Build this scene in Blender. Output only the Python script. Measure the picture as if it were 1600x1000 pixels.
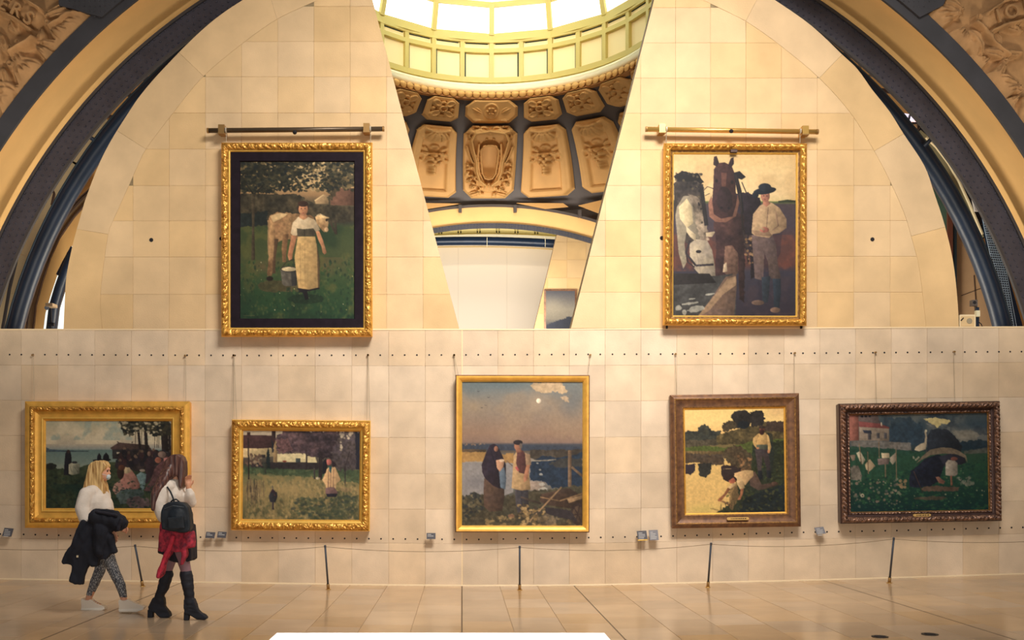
import bpy, bmesh, math, random
import numpy as np
from mathutils import Vector, Matrix, noise
for o in list(bpy.data.objects): bpy.data.objects.remove(o)
random.seed(7); rng = np.random.default_rng(7)
SC = bpy.context.scene; COL = SC.collection
pi = math.pi
# ---------------------------------------------------------------- camera, world, lights, exposure
F = 1536.0            # focal length in pixels of a 1600 px wide frame
D = 13.5              # distance of the gallery wall
EYE = 1.6
cd = bpy.data.cameras.new('camera'); cam = bpy.data.objects.new('camera', cd); COL.objects.link(cam)
cam.location = (0, 0, EYE); cam.rotation_euler = (pi/2, 0, 0)
cd.sensor_width = 36; cd.lens = 36*F/1600; cd.shift_x = 78/1600; cd.shift_y = 232/1600
cd.clip_end = 200
SC.camera = cam
w = bpy.data.worlds.new('world'); SC.world = w; w.use_nodes = True
bg = w.node_tree.nodes['Background']; bg.inputs[0].default_value = (1.0, 0.93, 0.86, 1); bg.inputs[1].default_value = 0.20
def area(name, loc, target, sx, sy, power, col=(1, .93, .82), spread=180):
    l = bpy.data.lights.new(name, 'AREA'); l.shape = 'RECTANGLE'; l.size = sx; l.size_y = sy
    l.energy = power; l.color = col; l.spread = math.radians(spread)
    o = bpy.data.objects.new(name, l); COL.objects.link(o); o.location = loc
    o.rotation_euler = (Vector(target)-Vector(loc)).to_track_quat('-Z', 'Y').to_euler()
    return o
area('nave_roof_light', (2.6, 5.5, 10.5), (1.2, 13.5, 3.4), 4, 2, 410, (1, .92, .83), 85)
area('nave_low_fill', (.7, -2.5, 1.0), (.7, 14, 5.5), 7, 1, 300, (1, .90, .78))  # added fill behind the camera, lifts the arches and soffit
area('gallery_spot_bank', (1.8, 8, 9.8), (1.4, 13.5, 3.4), 2.4, .8, 62, (1, .84, .62), 110)
sp_ = bpy.data.lights.new('skylight_beam', 'SPOT'); sp_.energy = 90; sp_.spot_size = math.radians(11); sp_.spot_blend = .6; sp_.color = (1, .95, .86); sp_.shadow_soft_size = .03
so_ = bpy.data.objects.new('skylight_beam', sp_); COL.objects.link(so_); so_.location = (9.6, 12.75, 3.5); so_.rotation_euler = (Vector((7.1, 13.5, .75))-Vector((9.6, 12.75, 3.5))).to_track_quat('-Z', 'Y').to_euler()
area('drum_fill', (.7, 16.6, 11.6), (.7, 22.0, 11.0), 2.5, 1, 60, (1, .93, .80), 75)  # unseen lamp added to brighten the drum's cornice and panels
area('dome_daylight', (.7, 18.8, 14.0), (.7, 21.5, 8), 1.2, 1.2, 900, (1, .9, .74))
area('arch_fill_left', (-5.3, 9.0, 2.4), (-7.2, 13.5, 7.0), 1.2, .8, 42, (1, .88, .70), 80)  # added out-of-view fill to brighten the left soffit
area('arch_fill_right', (7.0, 9.0, 2.4), (8.8, 13.5, 7.0), 1.2, .8, 42, (1, .88, .70), 80)  # matching added fill for the right soffit
area('plinth_fill', (-.2, 6.2, 5.0), (-.2, 6.2, 0), 1.5, 1.0, 55, (1, .97, .94), 60)  # unseen overhead fill, added to whiten the plinth top
area('rear_panel_fill', (.7, 21.5, 5.0), (.7, 26, 4.5), 4, 2, 470, (1, .93, .84))  # added fill behind the wall to brighten the white panel
area('rear_left_fill', (-4.6, 15.7, 3.2), (-6.8, 17.8, 5.2), 1.2, 3, 150, (1, .88, .7))  # hidden fill added so the strips left of the slab show
area('rear_right_fill', (5.9, 15.7, 3.2), (8.3, 17.8, 5.2), 1.2, 3, 150, (1, .88, .7))  # hidden fill added for the strips right of the slab
vs = SC.view_settings; vs.view_transform = 'Standard'; vs.look = 'None'; vs.gamma = 1; vs.use_curve_mapping = False
vs.exposure = -0.10

# ---------------------------------------------------------------- helpers
def P(px, py, Y=D):
    "the point of the plane at distance Y that the photograph shows at (px, py)"
    return Vector(((px-722)*Y/F, Y, EYE+(732-py)*Y/F))
def lin(c):
    return tuple(((v/255)/12.92 if v/255 <= .04045 else ((v/255+.055)/1.055)**2.4) for v in c)
MATS = {}
def mat(name, rgb, rough=.6, metal=0, var=0, vscale=3, rgb2=None, objvar=0, bump=0, bscale=40, emit=None, spec=.5, coat=0):
    if name in MATS: return MATS[name]
    m = bpy.data.materials.new(name); m.use_nodes = True; nt = m.node_tree; N = nt.nodes; L = nt.links
    b = N['Principled BSDF']; c = lin(rgb)+(1,)
    b.inputs['Base Color'].default_value = c; b.inputs['Roughness'].default_value = rough
    b.inputs['Metallic'].default_value = metal; b.inputs['Specular IOR Level'].default_value = spec
    if coat: b.inputs['Coat Weight'].default_value = coat
    tc = N.new('ShaderNodeTexCoord'); src = None
    if var or rgb2:
        n = N.new('ShaderNodeTexNoise'); n.inputs['Scale'].default_value = vscale; n.inputs['Detail'].default_value = 6
        L.new(tc.outputs['Object'], n.inputs['Vector'])
        r = N.new('ShaderNodeValToRGB'); r.color_ramp.elements[0].position = .3; r.color_ramp.elements[1].position = .7
        c2 = lin(rgb2)+(1,) if rgb2 else tuple(v*(1-var) for v in c[:3])+(1,)
        r.color_ramp.elements[0].color = c2; r.color_ramp.elements[1].color = c if rgb2 else tuple(min(1, v*(1+var*.4)) for v in c[:3])+(1,)
        L.new(n.outputs['Fac'], r.inputs['Fac']); src = r.outputs['Color']
    if objvar:
        oi = N.new('ShaderNodeObjectInfo'); mr = N.new('ShaderNodeMapRange')
        mr.inputs['To Min'].default_value = 1-objvar; mr.inputs['To Max'].default_value = 1+objvar*.6
        L.new(oi.outputs['Random'], mr.inputs['Value'])
        hs = N.new('ShaderNodeHueSaturation'); hs.inputs['Color'].default_value = c
        if src: L.new(src, hs.inputs['Color'])
        L.new(mr.outputs['Result'], hs.inputs['Value'])
        ma = N.new('ShaderNodeMath'); ma.operation = 'MULTIPLY'; ma.inputs[1].default_value = 7.31
        fr = N.new('ShaderNodeMath'); fr.operation = 'FRACT'; L.new(oi.outputs['Random'], ma.inputs[0]); L.new(ma.outputs[0], fr.inputs[0])
        m2 = N.new('ShaderNodeMapRange'); m2.inputs['To Min'].default_value = 1-objvar*1.2; m2.inputs['To Max'].default_value = 1+objvar*1.2
        L.new(fr.outputs[0], m2.inputs['Value']); L.new(m2.outputs['Result'], hs.inputs['Saturation'])
        src = hs.outputs['Color']
    if src: L.new(src, b.inputs['Base Color'])
    if bump:
        n = N.new('ShaderNodeTexNoise'); n.inputs['Scale'].default_value = bscale; n.inputs['Detail'].default_value = 4
        L.new(tc.outputs['Object'], n.inputs['Vector'])
        bp = N.new('ShaderNodeBump'); bp.inputs['Strength'].default_value = bump; bp.inputs['Distance'].default_value = .01
        L.new(n.outputs['Fac'], bp.inputs['Height']); L.new(bp.outputs['Normal'], b.inputs['Normal'])
    if emit:
        b.inputs['Emission Color'].default_value = lin(emit[0])+(1,); b.inputs['Emission Strength'].default_value = emit[1]
    MATS[name] = m; return m

def mesh_obj(name, verts, faces, m, parent=None, smooth=False, label=None, cat=None, group=None, kind=None):
    me = bpy.data.meshes.new(name); me.from_pydata([tuple(v) for v in verts], [], faces); me.update()
    return link(name, me, m, parent, smooth, label, cat, group, kind)
def link(name, me, m, parent=None, smooth=False, label=None, cat=None, group=None, kind=None):
    if m: me.materials.append(m)
    if smooth: me.polygons.foreach_set('use_smooth', [True]*len(me.polygons))
    o = bpy.data.objects.new(name, me); COL.objects.link(o)
    if parent: o.parent = parent; o.matrix_parent_inverse = Matrix.Translation(-parent.location) if False else Matrix()
    if parent is not None and parent.type == 'EMPTY' or parent is not None:
        # meshes are written in world coordinates: cancel the parents' transforms
        M = Matrix(); q = parent; chain = []
        while q: chain.append(q); q = q.parent
        for q in reversed(chain): M = M @ q.matrix_parent_inverse @ q.matrix_basis
        o.matrix_parent_inverse = M.inverted()
    tag(o, label, cat, group, kind); return o
def tag(o, label=None, cat=None, group=None, kind=None):
    if label: o['label'] = label
    if cat: o['category'] = cat
    if group: o['group'] = group
    if kind: o['kind'] = kind
def empty(name, loc, label=None, cat=None, group=None, kind=None):
    o = bpy.data.objects.new(name, None); COL.objects.link(o); o.location = loc; o.empty_display_size = .1
    tag(o, label, cat, group, kind); return o

class MB:
    def __init__(s): s.v = []; s.f = []
    def add(s, vs, fs):
        n = len(s.v); s.v += [Vector(v) for v in vs]; s.f += [tuple(i+n for i in f) for f in fs]; return s
    def box(s, a, b):
        x0, y0, z0 = a; x1, y1, z1 = b
        return s.add([(x0,y0,z0),(x1,y0,z0),(x1,y1,z0),(x0,y1,z0),(x0,y0,z1),(x1,y0,z1),(x1,y1,z1),(x0,y1,z1)],
                     [(0,3,2,1),(4,5,6,7),(0,1,5,4),(1,2,6,5),(2,3,7,6),(3,0,4,7)])
    def pbox(s, px0, py0, px1, py1, Y, th):
        a = P(px0, py1, Y); b = P(px1, py0, Y); return s.box((a.x, Y, a.z), (b.x, Y+th, b.z))
    def tube(s, pts, r, n=8, caps=True):
        pts = [Vector(p) for p in pts]; rings = []; up = Vector((0, 0, 1)); prev = None
        for i, p in enumerate(pts):
            t = (pts[min(i+1, len(pts)-1)]-pts[max(i-1, 0)]).normalized()
            if prev is None:
                a = t.cross(up if abs(t.z) < .9 else Vector((1, 0, 0))).normalized()
            else: a = (prev-t*prev.dot(t)).normalized()
            prev = a; b = t.cross(a); rr = r[i] if isinstance(r, (list, tuple)) else r
            rings.append([p+a*rr*math.cos(2*pi*k/n)+b*rr*math.sin(2*pi*k/n) for k in range(n)])
        vs = [v for R in rings for v in R]; fs = []
        for i in range(len(pts)-1):
            for k in range(n): fs.append((i*n+k, i*n+(k+1) % n, (i+1)*n+(k+1) % n, (i+1)*n+k))
        if caps: fs += [tuple(range(n))[::-1], tuple((len(pts)-1)*n+k for k in range(n))]
        return s.add(vs, fs)
    def prism(s, poly, Y, th):
        "poly: list of (px,py) facing the camera at distance Y, th thick going back (same outline in world)"
        a = [P(x, y, Y) for x, y in poly]; n = len(a)
        vs = a+[v+Vector((0, th, 0)) for v in a]
        return s.add(vs, [tuple(range(n)), tuple(range(n, 2*n))[::-1]]+[(i, i+n, (i+1) % n+n, (i+1) % n) for i in range(n)])
    def dome(s, c, r, n=6, ax=Vector((0, -1, 0))):
        q = ax.to_track_quat('Z', 'Y'); vs = []; 
        for k in range(n): vs.append(q @ Vector((r*math.cos(2*pi*k/n), r*math.sin(2*pi*k/n), 0))+c)
        for k in range(n): vs.append(q @ Vector((.7*r*math.cos(2*pi*k/n), .7*r*math.sin(2*pi*k/n), r*.55))+c)
        vs.append(q @ Vector((0, 0, r*.75))+c)
        return s.add(vs, [(k, (k+1) % n, n+(k+1) % n, n+k) for k in range(n)]+[(n+k, n+(k+1) % n, 2*n) for k in range(n)])
    def build(s, name, m, parent=None, smooth=False, **k):
        return mesh_obj(name, s.v, s.f, m, parent, smooth, **k)
def grid_faces(nu, nv, wrap=False, mask=None):
    f = []
    for i in range(nu-1 if not wrap else nu):
        for j in range(nv-1):
            a = i*nv+j; b = ((i+1) % nu)*nv+j
            if mask is None or mask(i, j): f.append((a, b, b+1, a+1))
    return f
def arc_pts(c, R, a0, a1, n): return [(c[0]+R*math.cos(math.radians(a0+(a1-a0)*i/n)), c[1]-R*math.sin(math.radians(a0+(a1-a0)*i/n))) for i in range(n+1)]
def ring(mb, c, R0, R1, Y, th, a0=0, a1=180, n=72):
    i_ = [P(x, y, Y) for x, y in arc_pts(c, R0, a0, a1, n)]; o_ = [P(x, y, Y) for x, y in arc_pts(c, R1, a0, a1, n)]
    t = Vector((0, th, 0)); vs = i_+o_+[v+t for v in i_]+[v+t for v in o_]; m = n+1; fs = []
    for k in range(n):
        fs += [(k, k+1, m+k+1, m+k), (2*m+k, 3*m+k, 3*m+k+1, 2*m+k+1), (k, 2*m+k, 2*m+k+1, k+1), (m+k, m+k+1, 3*m+k+1, 3*m+k)]
    fs += [(0, m, 3*m, 2*m), (n, 2*m+n, 3*m+n, m+n)]
    return mb.add(vs, fs)
def clip_poly(poly, a, b):
    "keep the part of poly on the left side of line a->b (y down: sign flipped by caller)"
    out = []; n = len(poly)
    def sd(p): return (b[0]-a[0])*(p[1]-a[1])-(b[1]-a[1])*(p[0]-a[0])
    for i in range(n):
        p, q = poly[i], poly[(i+1) % n]; sp, sq = sd(p), sd(q)
        if sp >= 0: out.append(p)
        if (sp >= 0) != (sq >= 0):
            t = sp/(sp-sq); out.append((p[0]+(q[0]-p[0])*t, p[1]+(q[1]-p[1])*t))
    return out
def poly_area(p): return .5*sum(p[i][0]*p[(i+1) % len(p)][1]-p[(i+1) % len(p)][0]*p[i][1] for i in range(len(p)))
def dedupe(p, e=.6):
    o = []
    for q in p:
        if not o or math.hypot(q[0]-o[-1][0], q[1]-o[-1][1]) > e: o.append(q)
    if len(o) > 1 and math.hypot(o[0][0]-o[-1][0], o[0][1]-o[-1][1]) <= e: o.pop()
    return o
def inset(poly, d):
    "inset a (nearly convex) polygon given in px by d px"
    n = len(poly); s = 1 if poly_area(poly) > 0 else -1; out = []
    for i in range(n):
        p0, p, p1 = poly[i-1], poly[i], poly[(i+1) % n]
        e0 = (p[0]-p0[0], p[1]-p0[1]); e1 = (p1[0]-p[0], p1[1]-p[1])
        l0 = math.hypot(*e0) or 1; l1 = math.hypot(*e1) or 1
        n0 = (-e0[1]/l0*s, e0[0]/l0*s); n1 = (-e1[1]/l1*s, e1[0]/l1*s)
        bx, by = n0[0]+n1[0], n0[1]+n1[1]; bl = bx*bx+by*by
        k = 2*d/bl if bl > .3 else d
        out.append((p[0]+bx*k, p[1]+by*k))
    return out
def tile(name, poly, Y, th, m, parent, gap=.22, bev=.35, proud=0, wfun=None):
    poly = dedupe(poly)
    if len(poly) < 3 or abs(poly_area(poly)) < 60: return None
    if poly_area(poly) < 0: poly = poly[::-1]
    a = inset(poly, gap); b = inset(poly, gap+bev); n = len(a)
    if wfun: a = [wfun(p) for p in a]; b = [wfun(p) for p in b]
    Yf = Y-proud
    A = [P(x, y, Y)+Vector((0, th, 0)) for x, y in a]; B = [P(x, y, Y) for x, y in a]; C = [P(x, y, Y) for x, y in b]
    for v in B: v.y = Yf+.002
    for v in C: v.y = Yf
    fs = [tuple(range(2*n, 3*n))]
    for i in range(n):
        j = (i+1) % n; fs += [(i, j, n+j, n+i), (n+i, n+j, 2*n+j, 2*n+i)]
    return mesh_obj(name, A+B+C, fs, m, parent)

# warp of the floor line and the lower courses (the floor rises a little towards both ends of the hall)
EX = [-400, 0, 330, 560, 722, 896, 1250, 1600, 2000]; EYv = [893, 905, 910.5, 914, 915.5, 915, 907.5, 897, 885]
def edge_y(px): return float(np.interp(px, EX, EYv))
def roll(px): return -4*max(0, min(1.3, (px-850)/750))
def W(p):
    x, y = p; k = 915.5-edge_y(x)+roll(x); t = max(0, min(1, (y-515)/400.5))
    return (x, y+roll(x)-k*t**1.2)
def zfloor(X): return EYE+(732-edge_y(722+X*F/D))*D/F
# ---------------------------------------------------------------- materials
STONE = mat('limestone_block', (226, 204, 176), .75, var=.16, vscale=2.6, objvar=.09, bump=.25, bscale=60, spec=.3)
STONE2 = mat('limestone_upper', (228, 197, 152), .75, var=.14, vscale=2.0, objvar=.07, bump=.25, bscale=60, spec=.3)
JOINT = mat('mortar', (190, 160, 124), .9)
EDGE = mat('cut_stone_edge', (150, 132, 100), .8, var=.2, vscale=20)
FLOORM = mat('floor_limestone', (196, 168, 134), .16, var=.15, vscale=1.8, objvar=.13, spec=.5)
FJOINT = mat('floor_joint', (150, 120, 86), .5)
STEEL = mat('riveted_steel', (62, 64, 80), .55, .1, var=.25, vscale=4, bump=.2)
STEELD = mat('dark_steel', (62, 62, 68), .6, var=.2, vscale=3)
NAVY = mat('navy_painted_steel', (24, 42, 66), .38, var=.25, vscale=2)
PLASTER = mat('ochre_plaster', (238, 192, 124), .85, var=.07, vscale=2, bump=.2, bscale=90)
PLASTER2 = mat('ochre_plaster_pale', (222, 188, 132), .85, var=.06, vscale=2)
RELIEF = mat('carved_ochre_stone', (186, 144, 98), .8, var=.3, vscale=5)
COFFER = mat('coffer_plaster', (206, 158, 94), .7, var=.06, vscale=4)
COFMET = mat('coffer_rib_metal', (82, 74, 70), .6, var=.1)
GREEN = mat('sage_painted_iron', (204, 184, 104), .5)
CREAM = mat('cream_panel', (255, 232, 172), .6)
CREAMW = mat('cream_moulding', (255, 244, 206), .6)
SKYGL = mat('daylit_glass', (255, 255, 255), .3, emit=((250, 250, 255), 1.6))
WINGL = mat('daylit_window', (235, 245, 245), .3, emit=((225, 238, 240), .9))
WHITE = mat('white_laminate', (250, 250, 250), .35)
WPANEL = mat('white_wall_panel', (250, 236, 214), .7)
GOLD = mat('gilt_moulding', (242, 184, 84), .42, .45, var=.18, vscale=9)
GOLDC = mat('gilt_carving', (244, 190, 92), .33, .5, rgb2=(176, 116, 44), vscale=18)
GOLDB = mat('burnished_gilt', (244, 196, 96), .38, .4, var=.1, vscale=9)
BROWNG = mat('worn_bronze_gilt', (138, 98, 66), .45, .3, rgb2=(92, 64, 50), vscale=14)
BROWNL = mat('worn_gilt_fillet', (178, 132, 72), .45, .4, rgb2=(100, 70, 44), vscale=30)
BRONZE = mat('dark_bronze_gilt', (78, 58, 54), .4, .35, rgb2=(66, 46, 44), vscale=20)
BRONZEC = mat('bronze_carving', (168, 128, 104), .36, .45, rgb2=(48, 38, 42), vscale=26)
MATBORD = mat('dark_walnut_border', (32, 24, 34), .7, var=.3, vscale=12, spec=.15)
BRASS = mat('aged_brass', (168, 132, 82), .35, .6)
BRASSL = mat('polished_brass', (206, 166, 92), .3, .6)
BRONZEROD = mat('dark_bronze_rod', (92, 78, 62), .35, .5)
WIRE = mat('steel_wire', (176, 162, 138), .5, .3)
BLACK = mat('black_hole', (22, 22, 30), .8)
PLAQ = mat('slate_grey_plaque', (84, 84, 92), .4)
PLAQT = mat('plaque_print', (190, 190, 190), .6)
POSTM = mat('blue_grey_metal', (84, 92, 106), .4, .4)
ROPEM = mat('grey_cord', (148, 128, 102), .7)
PLATE = mat('brass_nameplate', (226, 186, 116), .35, .3)
INK = mat('ink', (60, 46, 34), .7)

# ---------------------------------------------------------------- floor
SX = D/F
fl = empty('floor', (0, 10, 0), 'polished beige limestone floor of long slabs in front of the gallery wall', None, None, 'structure')
vs = []; xs = np.linspace(-14, 15, 59); ys = [-6, 0, 4, 8, 9, 11, 13.6]
for x in xs:
    for y in ys: vs.append((x, y, zfloor(x)-.006))
mesh_obj('floor_bed', vs, grid_faces(len(xs), len(ys)), FJOINT, fl)
# far part under the camera, beyond the frame: one plain sheet
vs = []; 
for x in xs:
    for y in (-6, 8.62): vs.append((x, y, zfloor(x)-.002))
mesh_obj('floor_sheet', vs, grid_faces(len(xs), 2), FLOORM, fl)
for xa, xb in ((-14, -9.25), (10.2, 15)):
    q = [(x, y, zfloor(x)-.001) for x in np.linspace(xa, xb, 8) for y in (8.6, 13.5)]; mesh_obj('floor_sheet', q, grid_faces(8, 2), FLOORM, fl)
colw = .5125; row0 = 13.48; rl = .82
xcols = [(-6.66+colw*k) for k in range(30)]
for k in range(-5, 33):
    x0 = -6.66+colw*k; x1 = x0+colw
    off = [0, .37, .12, .55][k % 4]
    y1 = row0
    y0 = row0-off-.3
    while y1 > 8.65:
        y0c = max(y0, 8.63)
        # skip slabs wholly outside the frame
        if not (((722+max(abs(x0), 0)*0) is None)):
            pxa, pxb = 722+x0*F/y0c, 722+x1*F/y0c
            if pxb > -260 and pxa < 1860:
                g = .0022; b = .002; zz = lambda x: zfloor(x)
                V = [(x0+g, y0c+g), (x1-g, y0c+g), (x1-g, y1-g), (x0+g, y1-g)]
                I = [(x0+g+b, y0c+g+b), (x1-g-b, y0c+g+b), (x1-g-b, y1-g-b), (x0+g+b, y1-g-b)]
                vv = [(x, y, zz(x)-.012) for x, y in V]+[(x, y, zz(x)-.0015) for x, y in V]+[(x, y, zz(x)) for x, y in I]
                ff = [(8, 9, 10, 11)]+[(i, (i+1) % 4, 4+(i+1) % 4, 4+i) for i in range(4)]+[(4+i, 4+(i+1) % 4, 8+(i+1) % 4, 8+i) for i in range(4)]
                mesh_obj('floor_slab', vv, ff, FLOORM, fl)
        y1 = y0; y0 = y1-rl*(1+.18*math.sin(k*2.3+y1*3))
EXPJ = mat('dark_joint_strip', (92, 76, 60), .5)
for xj in (-3.84, -.004, 1.533, 4.95):
    m_ = MB(); 
    m_.add([(xj-.006, 6, zfloor(xj)+.001), (xj+.006, 6, zfloor(xj)+.001), (xj+.006, 13.49, zfloor(xj)+.001), (xj-.006, 13.49, zfloor(xj)+.001),
            (xj-.006, 6, zfloor(xj)-.01), (xj+.006, 6, zfloor(xj)-.01), (xj+.006, 13.49, zfloor(xj)-.01), (xj-.006, 13.49, zfloor(xj)-.01)],
           [(0, 1, 2, 3), (4, 7, 6, 5), (0, 4, 5, 1), (1, 5, 6, 2), (2, 6, 7, 3), (3, 7, 4, 0)])
    m_.build('joint_strip', EXPJ, fl)
FD = mat('floor_box_metal', (52, 48, 46), .4, .4)
for (px, py), lab in (((242, 1001), 'dark round floor socket in front of the dark-haired woman'), ((1375, 990), 'dark oval floor socket, the one nearer the white plinth'), ((1453, 988), 'dark oval floor socket further from the white plinth')):
    Y = EYE*F/(py-732)*.955; X = (px-722)*Y/F; z = zfloor(X)
    e = empty('floor_socket', (X, Y, z), lab, 'floor socket', 'floor sockets')
    m_ = MB(); m_.tube([(X, Y, z-.01), (X, Y, z+.006)], .075, 20); m_.build('lid', FD, e)
    m_ = MB(); m_.tube([(X, Y, z+.004), (X, Y, z+.009)], .05, 16); m_.build('cap', BLACK, e)

# ---------------------------------------------------------------- lower wall
wall = empty('wall_back', (0, D, 0), 'pale limestone lower gallery wall carrying the five lower paintings', None, None, 'structure')
xw0, xw1 = -96, 1690
vs = []; fs = []
cols = np.linspace(xw0, xw1, 40)
front = [P(*W((x, 515)), D)+Vector((0, .008, 0)) for x in cols]; bot = [P(x, edge_y(x)+4, D)+Vector((0, .008, 0)) for x in cols]
t = Vector((0, .34, 0)); n = len(cols)
vs = front+bot+[v+t for v in front]+[v+t for v in bot]
for i in range(n-1): fs += [(i, n+i, n+i+1, i+1), (i, i+1, 2*n+i+1, 2*n+i), (2*n+i, 2*n+i+1, 3*n+i+1, 3*n+i)]
fs += [(0, 2*n, 3*n, n), (n-1, 2*n-1, 4*n-1, 3*n-1)]
mesh_obj('mortar_core', vs, fs, JOINT, wall)
rows = [515.5, 571.5, 627.5, 684, 740.5, 796, 849.5, 915.5]
lc = [722-57.4*k for k in range(0, 15)][::-1]; rc = [722+55.9*k for k in range(1, 18)]
cx = [x for x in lc if x > xw0-10]+[x for x in rc if x < xw1+20]; cx[0] = xw0; cx[-1] = xw1
for r in range(7):
    sh = 0
    for i in range(len(cx)-1):
        x0, x1 = cx[i], cx[i+1]
        # the plinth course is made of fewer, wider blocks
        tile('stone_block', [(x0, rows[r]), (x1, rows[r]), (x1, rows[r+1]), (x0, rows[r+1])], D, .012, STONE, wall, gap=.1, bev=.14, proud=random.uniform(0, .0012), wfun=W)
# pale ledge line along the top of the lower wall
m_ = MB(); T = [P(*W((x, 515)), D) for x in cols]
for i in range(n-1):
    a, b = T[i], T[i+1]
    m_.add([a+Vector((0, -.006, .01)), b+Vector((0, -.006, .01)), b+Vector((0, -.006, -.008)), a+Vector((0, -.006, -.008)), a+Vector((0, .34, .01)), b+Vector((0, .34, .01)), b+Vector((0, .0, -.008)), a+Vector((0, .0, -.008))],
           [(0, 3, 2, 1), (0, 1, 5, 4), (3, 7, 6, 2)])
m_.build('ledge_strip', mat('pale_ledge', (244, 222, 184), .7), wall)
m_ = MB()
for i in range(n-1):
    a = P(cols[i], edge_y(cols[i]), D); b = P(cols[i+1], edge_y(cols[i+1]), D)
    m_.add([a+Vector((0, -.012, .012)), b+Vector((0, -.012, .012)), b+Vector((0, -.02, .0)), a+Vector((0, -.02, .0)), a+Vector((0, .0, .014)), b+Vector((0, 0, .014))], [(0, 3, 2, 1), (0, 1, 5, 4)])
m_.build('floor_bead', mat('pale_bead', (226, 204, 168), .6), wall)
# vertical pale expansion joint at the middle
m_ = MB(); a = P(722, 516, D); b = P(722, 915, D); m_.box((a.x-.005, D-.004, b.z), (a.x+.005, D+.01, a.z)); m_.build('expansion_joint', mat('pale_joint', (250, 226, 180), .7), wall)
# rows of peg holes: dark plugs let into the stone
pins = {52, 290, 366, 575, 709, 922, 1055, 1241, 1367, 1490}
m_ = MB()
def plug(px, py, r=1.35, dd=.004):
    c = P(px, py, D); rr = r*SX; k = 8
    m_.add([c+Vector((rr*math.cos(2*pi*i/k), -dd, rr*math.sin(2*pi*i/k))) for i in range(k)]+[c+Vector((rr*math.cos(2*pi*i/k), .02, rr*math.sin(2*pi*i/k))) for i in range(k)],
           [tuple(range(k))[::-1]]+[(i, (i+1) % k, k+(i+1) % k, k+i) for i in range(k)])
def tr(px): return float(np.interp(px, [18, 400, 720, 1100, 1580], [554, 555.5, 554.5, 553, 549.5]))
def br(px): return float(np.interp(px, [-60, 37, 120, 370, 740, 1035, 1240, 1400, 1590], [833, 835, 837, 840, 843, 838, 832, 829, 824]))
px = -58.
while px < 1660: plug(px, tr(px)); px += float(np.interp(px, [0, 700, 900, 1600], [18.3, 19.2, 19.0, 17.6]))
px = -54.
while px < 1660:
    if min(abs(px-q) for q in (12, 328, 345, 674, 1003, 1021, 1281)) > 7: plug(px, br(px))
    px += float(np.interp(px, [0, 740, 1000, 1600], [18.2, 19.2, 18.8, 17.7]))
m_.build('peg_holes', BLACK, wall, kind='stuff', label='rows of small black peg holes')

# ---------------------------------------------------------------- upper slabs
LO = [(99, 515.5), (101, 470), (104, 429), (114, 380), (125, 340), (135, 307), (153, 260), (167, 231), (182, 205), (200, 177), (216, 153), (238, 126), (263, 99), (290, 71), (322, 41), (350, 19), (382, -2), (470, -58), (545, -98), (610, -125)]
LI = [(160, 515.5), (157, 459), (169, 366), (179, 346), (200, 299), (216, 260), (228, 233), (271, 176), (318, 119), (384, 64), (433, 30), (475, 10), (520, -10), (590, -36)]
LJ = [((160, 515.5), (99, 515.5)), ((169, 366), (117, 357)), ((228, 233), (184, 205)), ((318, 119), (298, 100)), ((433, 30), (416, -25)), ((590, -36), (545, -98))]
RO = [(1498.5, 513), (1496, 465), (1489, 406), (1476, 351), (1460, 302), (1444, 258), (1412, 209), (1390, 174), (1363, 140), (1340, 108), (1316, 85), (1268, 40), (1211, 0), (1150, -38), (1080, -75), (1000, -108)]
RI = [(1447, 513), (1445, 490), (1434, 406), (1420, 370), (1417, 345), (1394, 290), (1366, 236), (1330, 178), (1280, 122), (1218, 70), (1165, 33), (1124, 13), (1085, -6), (1010, -36)]
RJ = [((1447, 513), (1498.5, 513)), ((1420, 370), (1476, 355)), ((1366, 236), (1412, 209)), ((1280, 122), (1317, 84)), ((1165, 33), (1190, -14)), ((1010, -36), (1080, -75))]
LS = ((718, 515.5), (582-30, -113.6)); RS = ((892, 513), (1022+28, -111))
def near_i(pts, q): return min(range(len(pts)), key=lambda i: (pts[i][0]-q[0])**2+(pts[i][1]-q[1])**2)
def insert_on(pts, q):
    if min((p[0]-q[0])**2+(p[1]-q[1])**2 for p in pts) < 4: return pts
    best = min(range(len(pts)-1), key=lambda i: abs(math.dist(pts[i], q)+math.dist(pts[i+1], q)-math.dist(pts[i], pts[i+1])))
    a, b = pts[best], pts[best+1]; t = max(.02, min(.98, ((q[0]-a[0])*(b[0]-a[0])+(q[1]-a[1])*(b[1]-a[1]))/max(1e-6, (b[0]-a[0])**2+(b[1]-a[1])**2)))
    return pts[:best+1]+[(a[0]+(b[0]-a[0])*t, a[1]+(b[1]-a[1])*t)]+pts[best+1:]
def smooth_line(pts, n=4):
    out = []
    for i in range(len(pts)-1):
        p0, p1, p2, p3 = pts[max(i-1, 0)], pts[i], pts[i+1], pts[min(i+2, len(pts)-1)]
        for k in range(n):
            t = k/n; out.append(tuple(.5*(2*p1[j]+(p2[j]-p0[j])*t+(2*p0[j]-5*p1[j]+4*p2[j]-p3[j])*t*t+(3*p1[j]-p0[j]-3*p2[j]+p3[j])*t**3) for j in (0, 1)))
    return out+[pts[-1]]
def cvx(pts, s):
    "keep the inner border line convex so that the coursed blocks meet it everywhere"
    out = []
    for p in pts:
        while len(out) >= 2 and s*((out[-1][0]-out[-2][0])*(p[1]-out[-1][1])-(out[-1][1]-out[-2][1])*(p[0]-out[-1][0])) < 0: out.pop()
        out.append(p)
    return out
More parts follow.
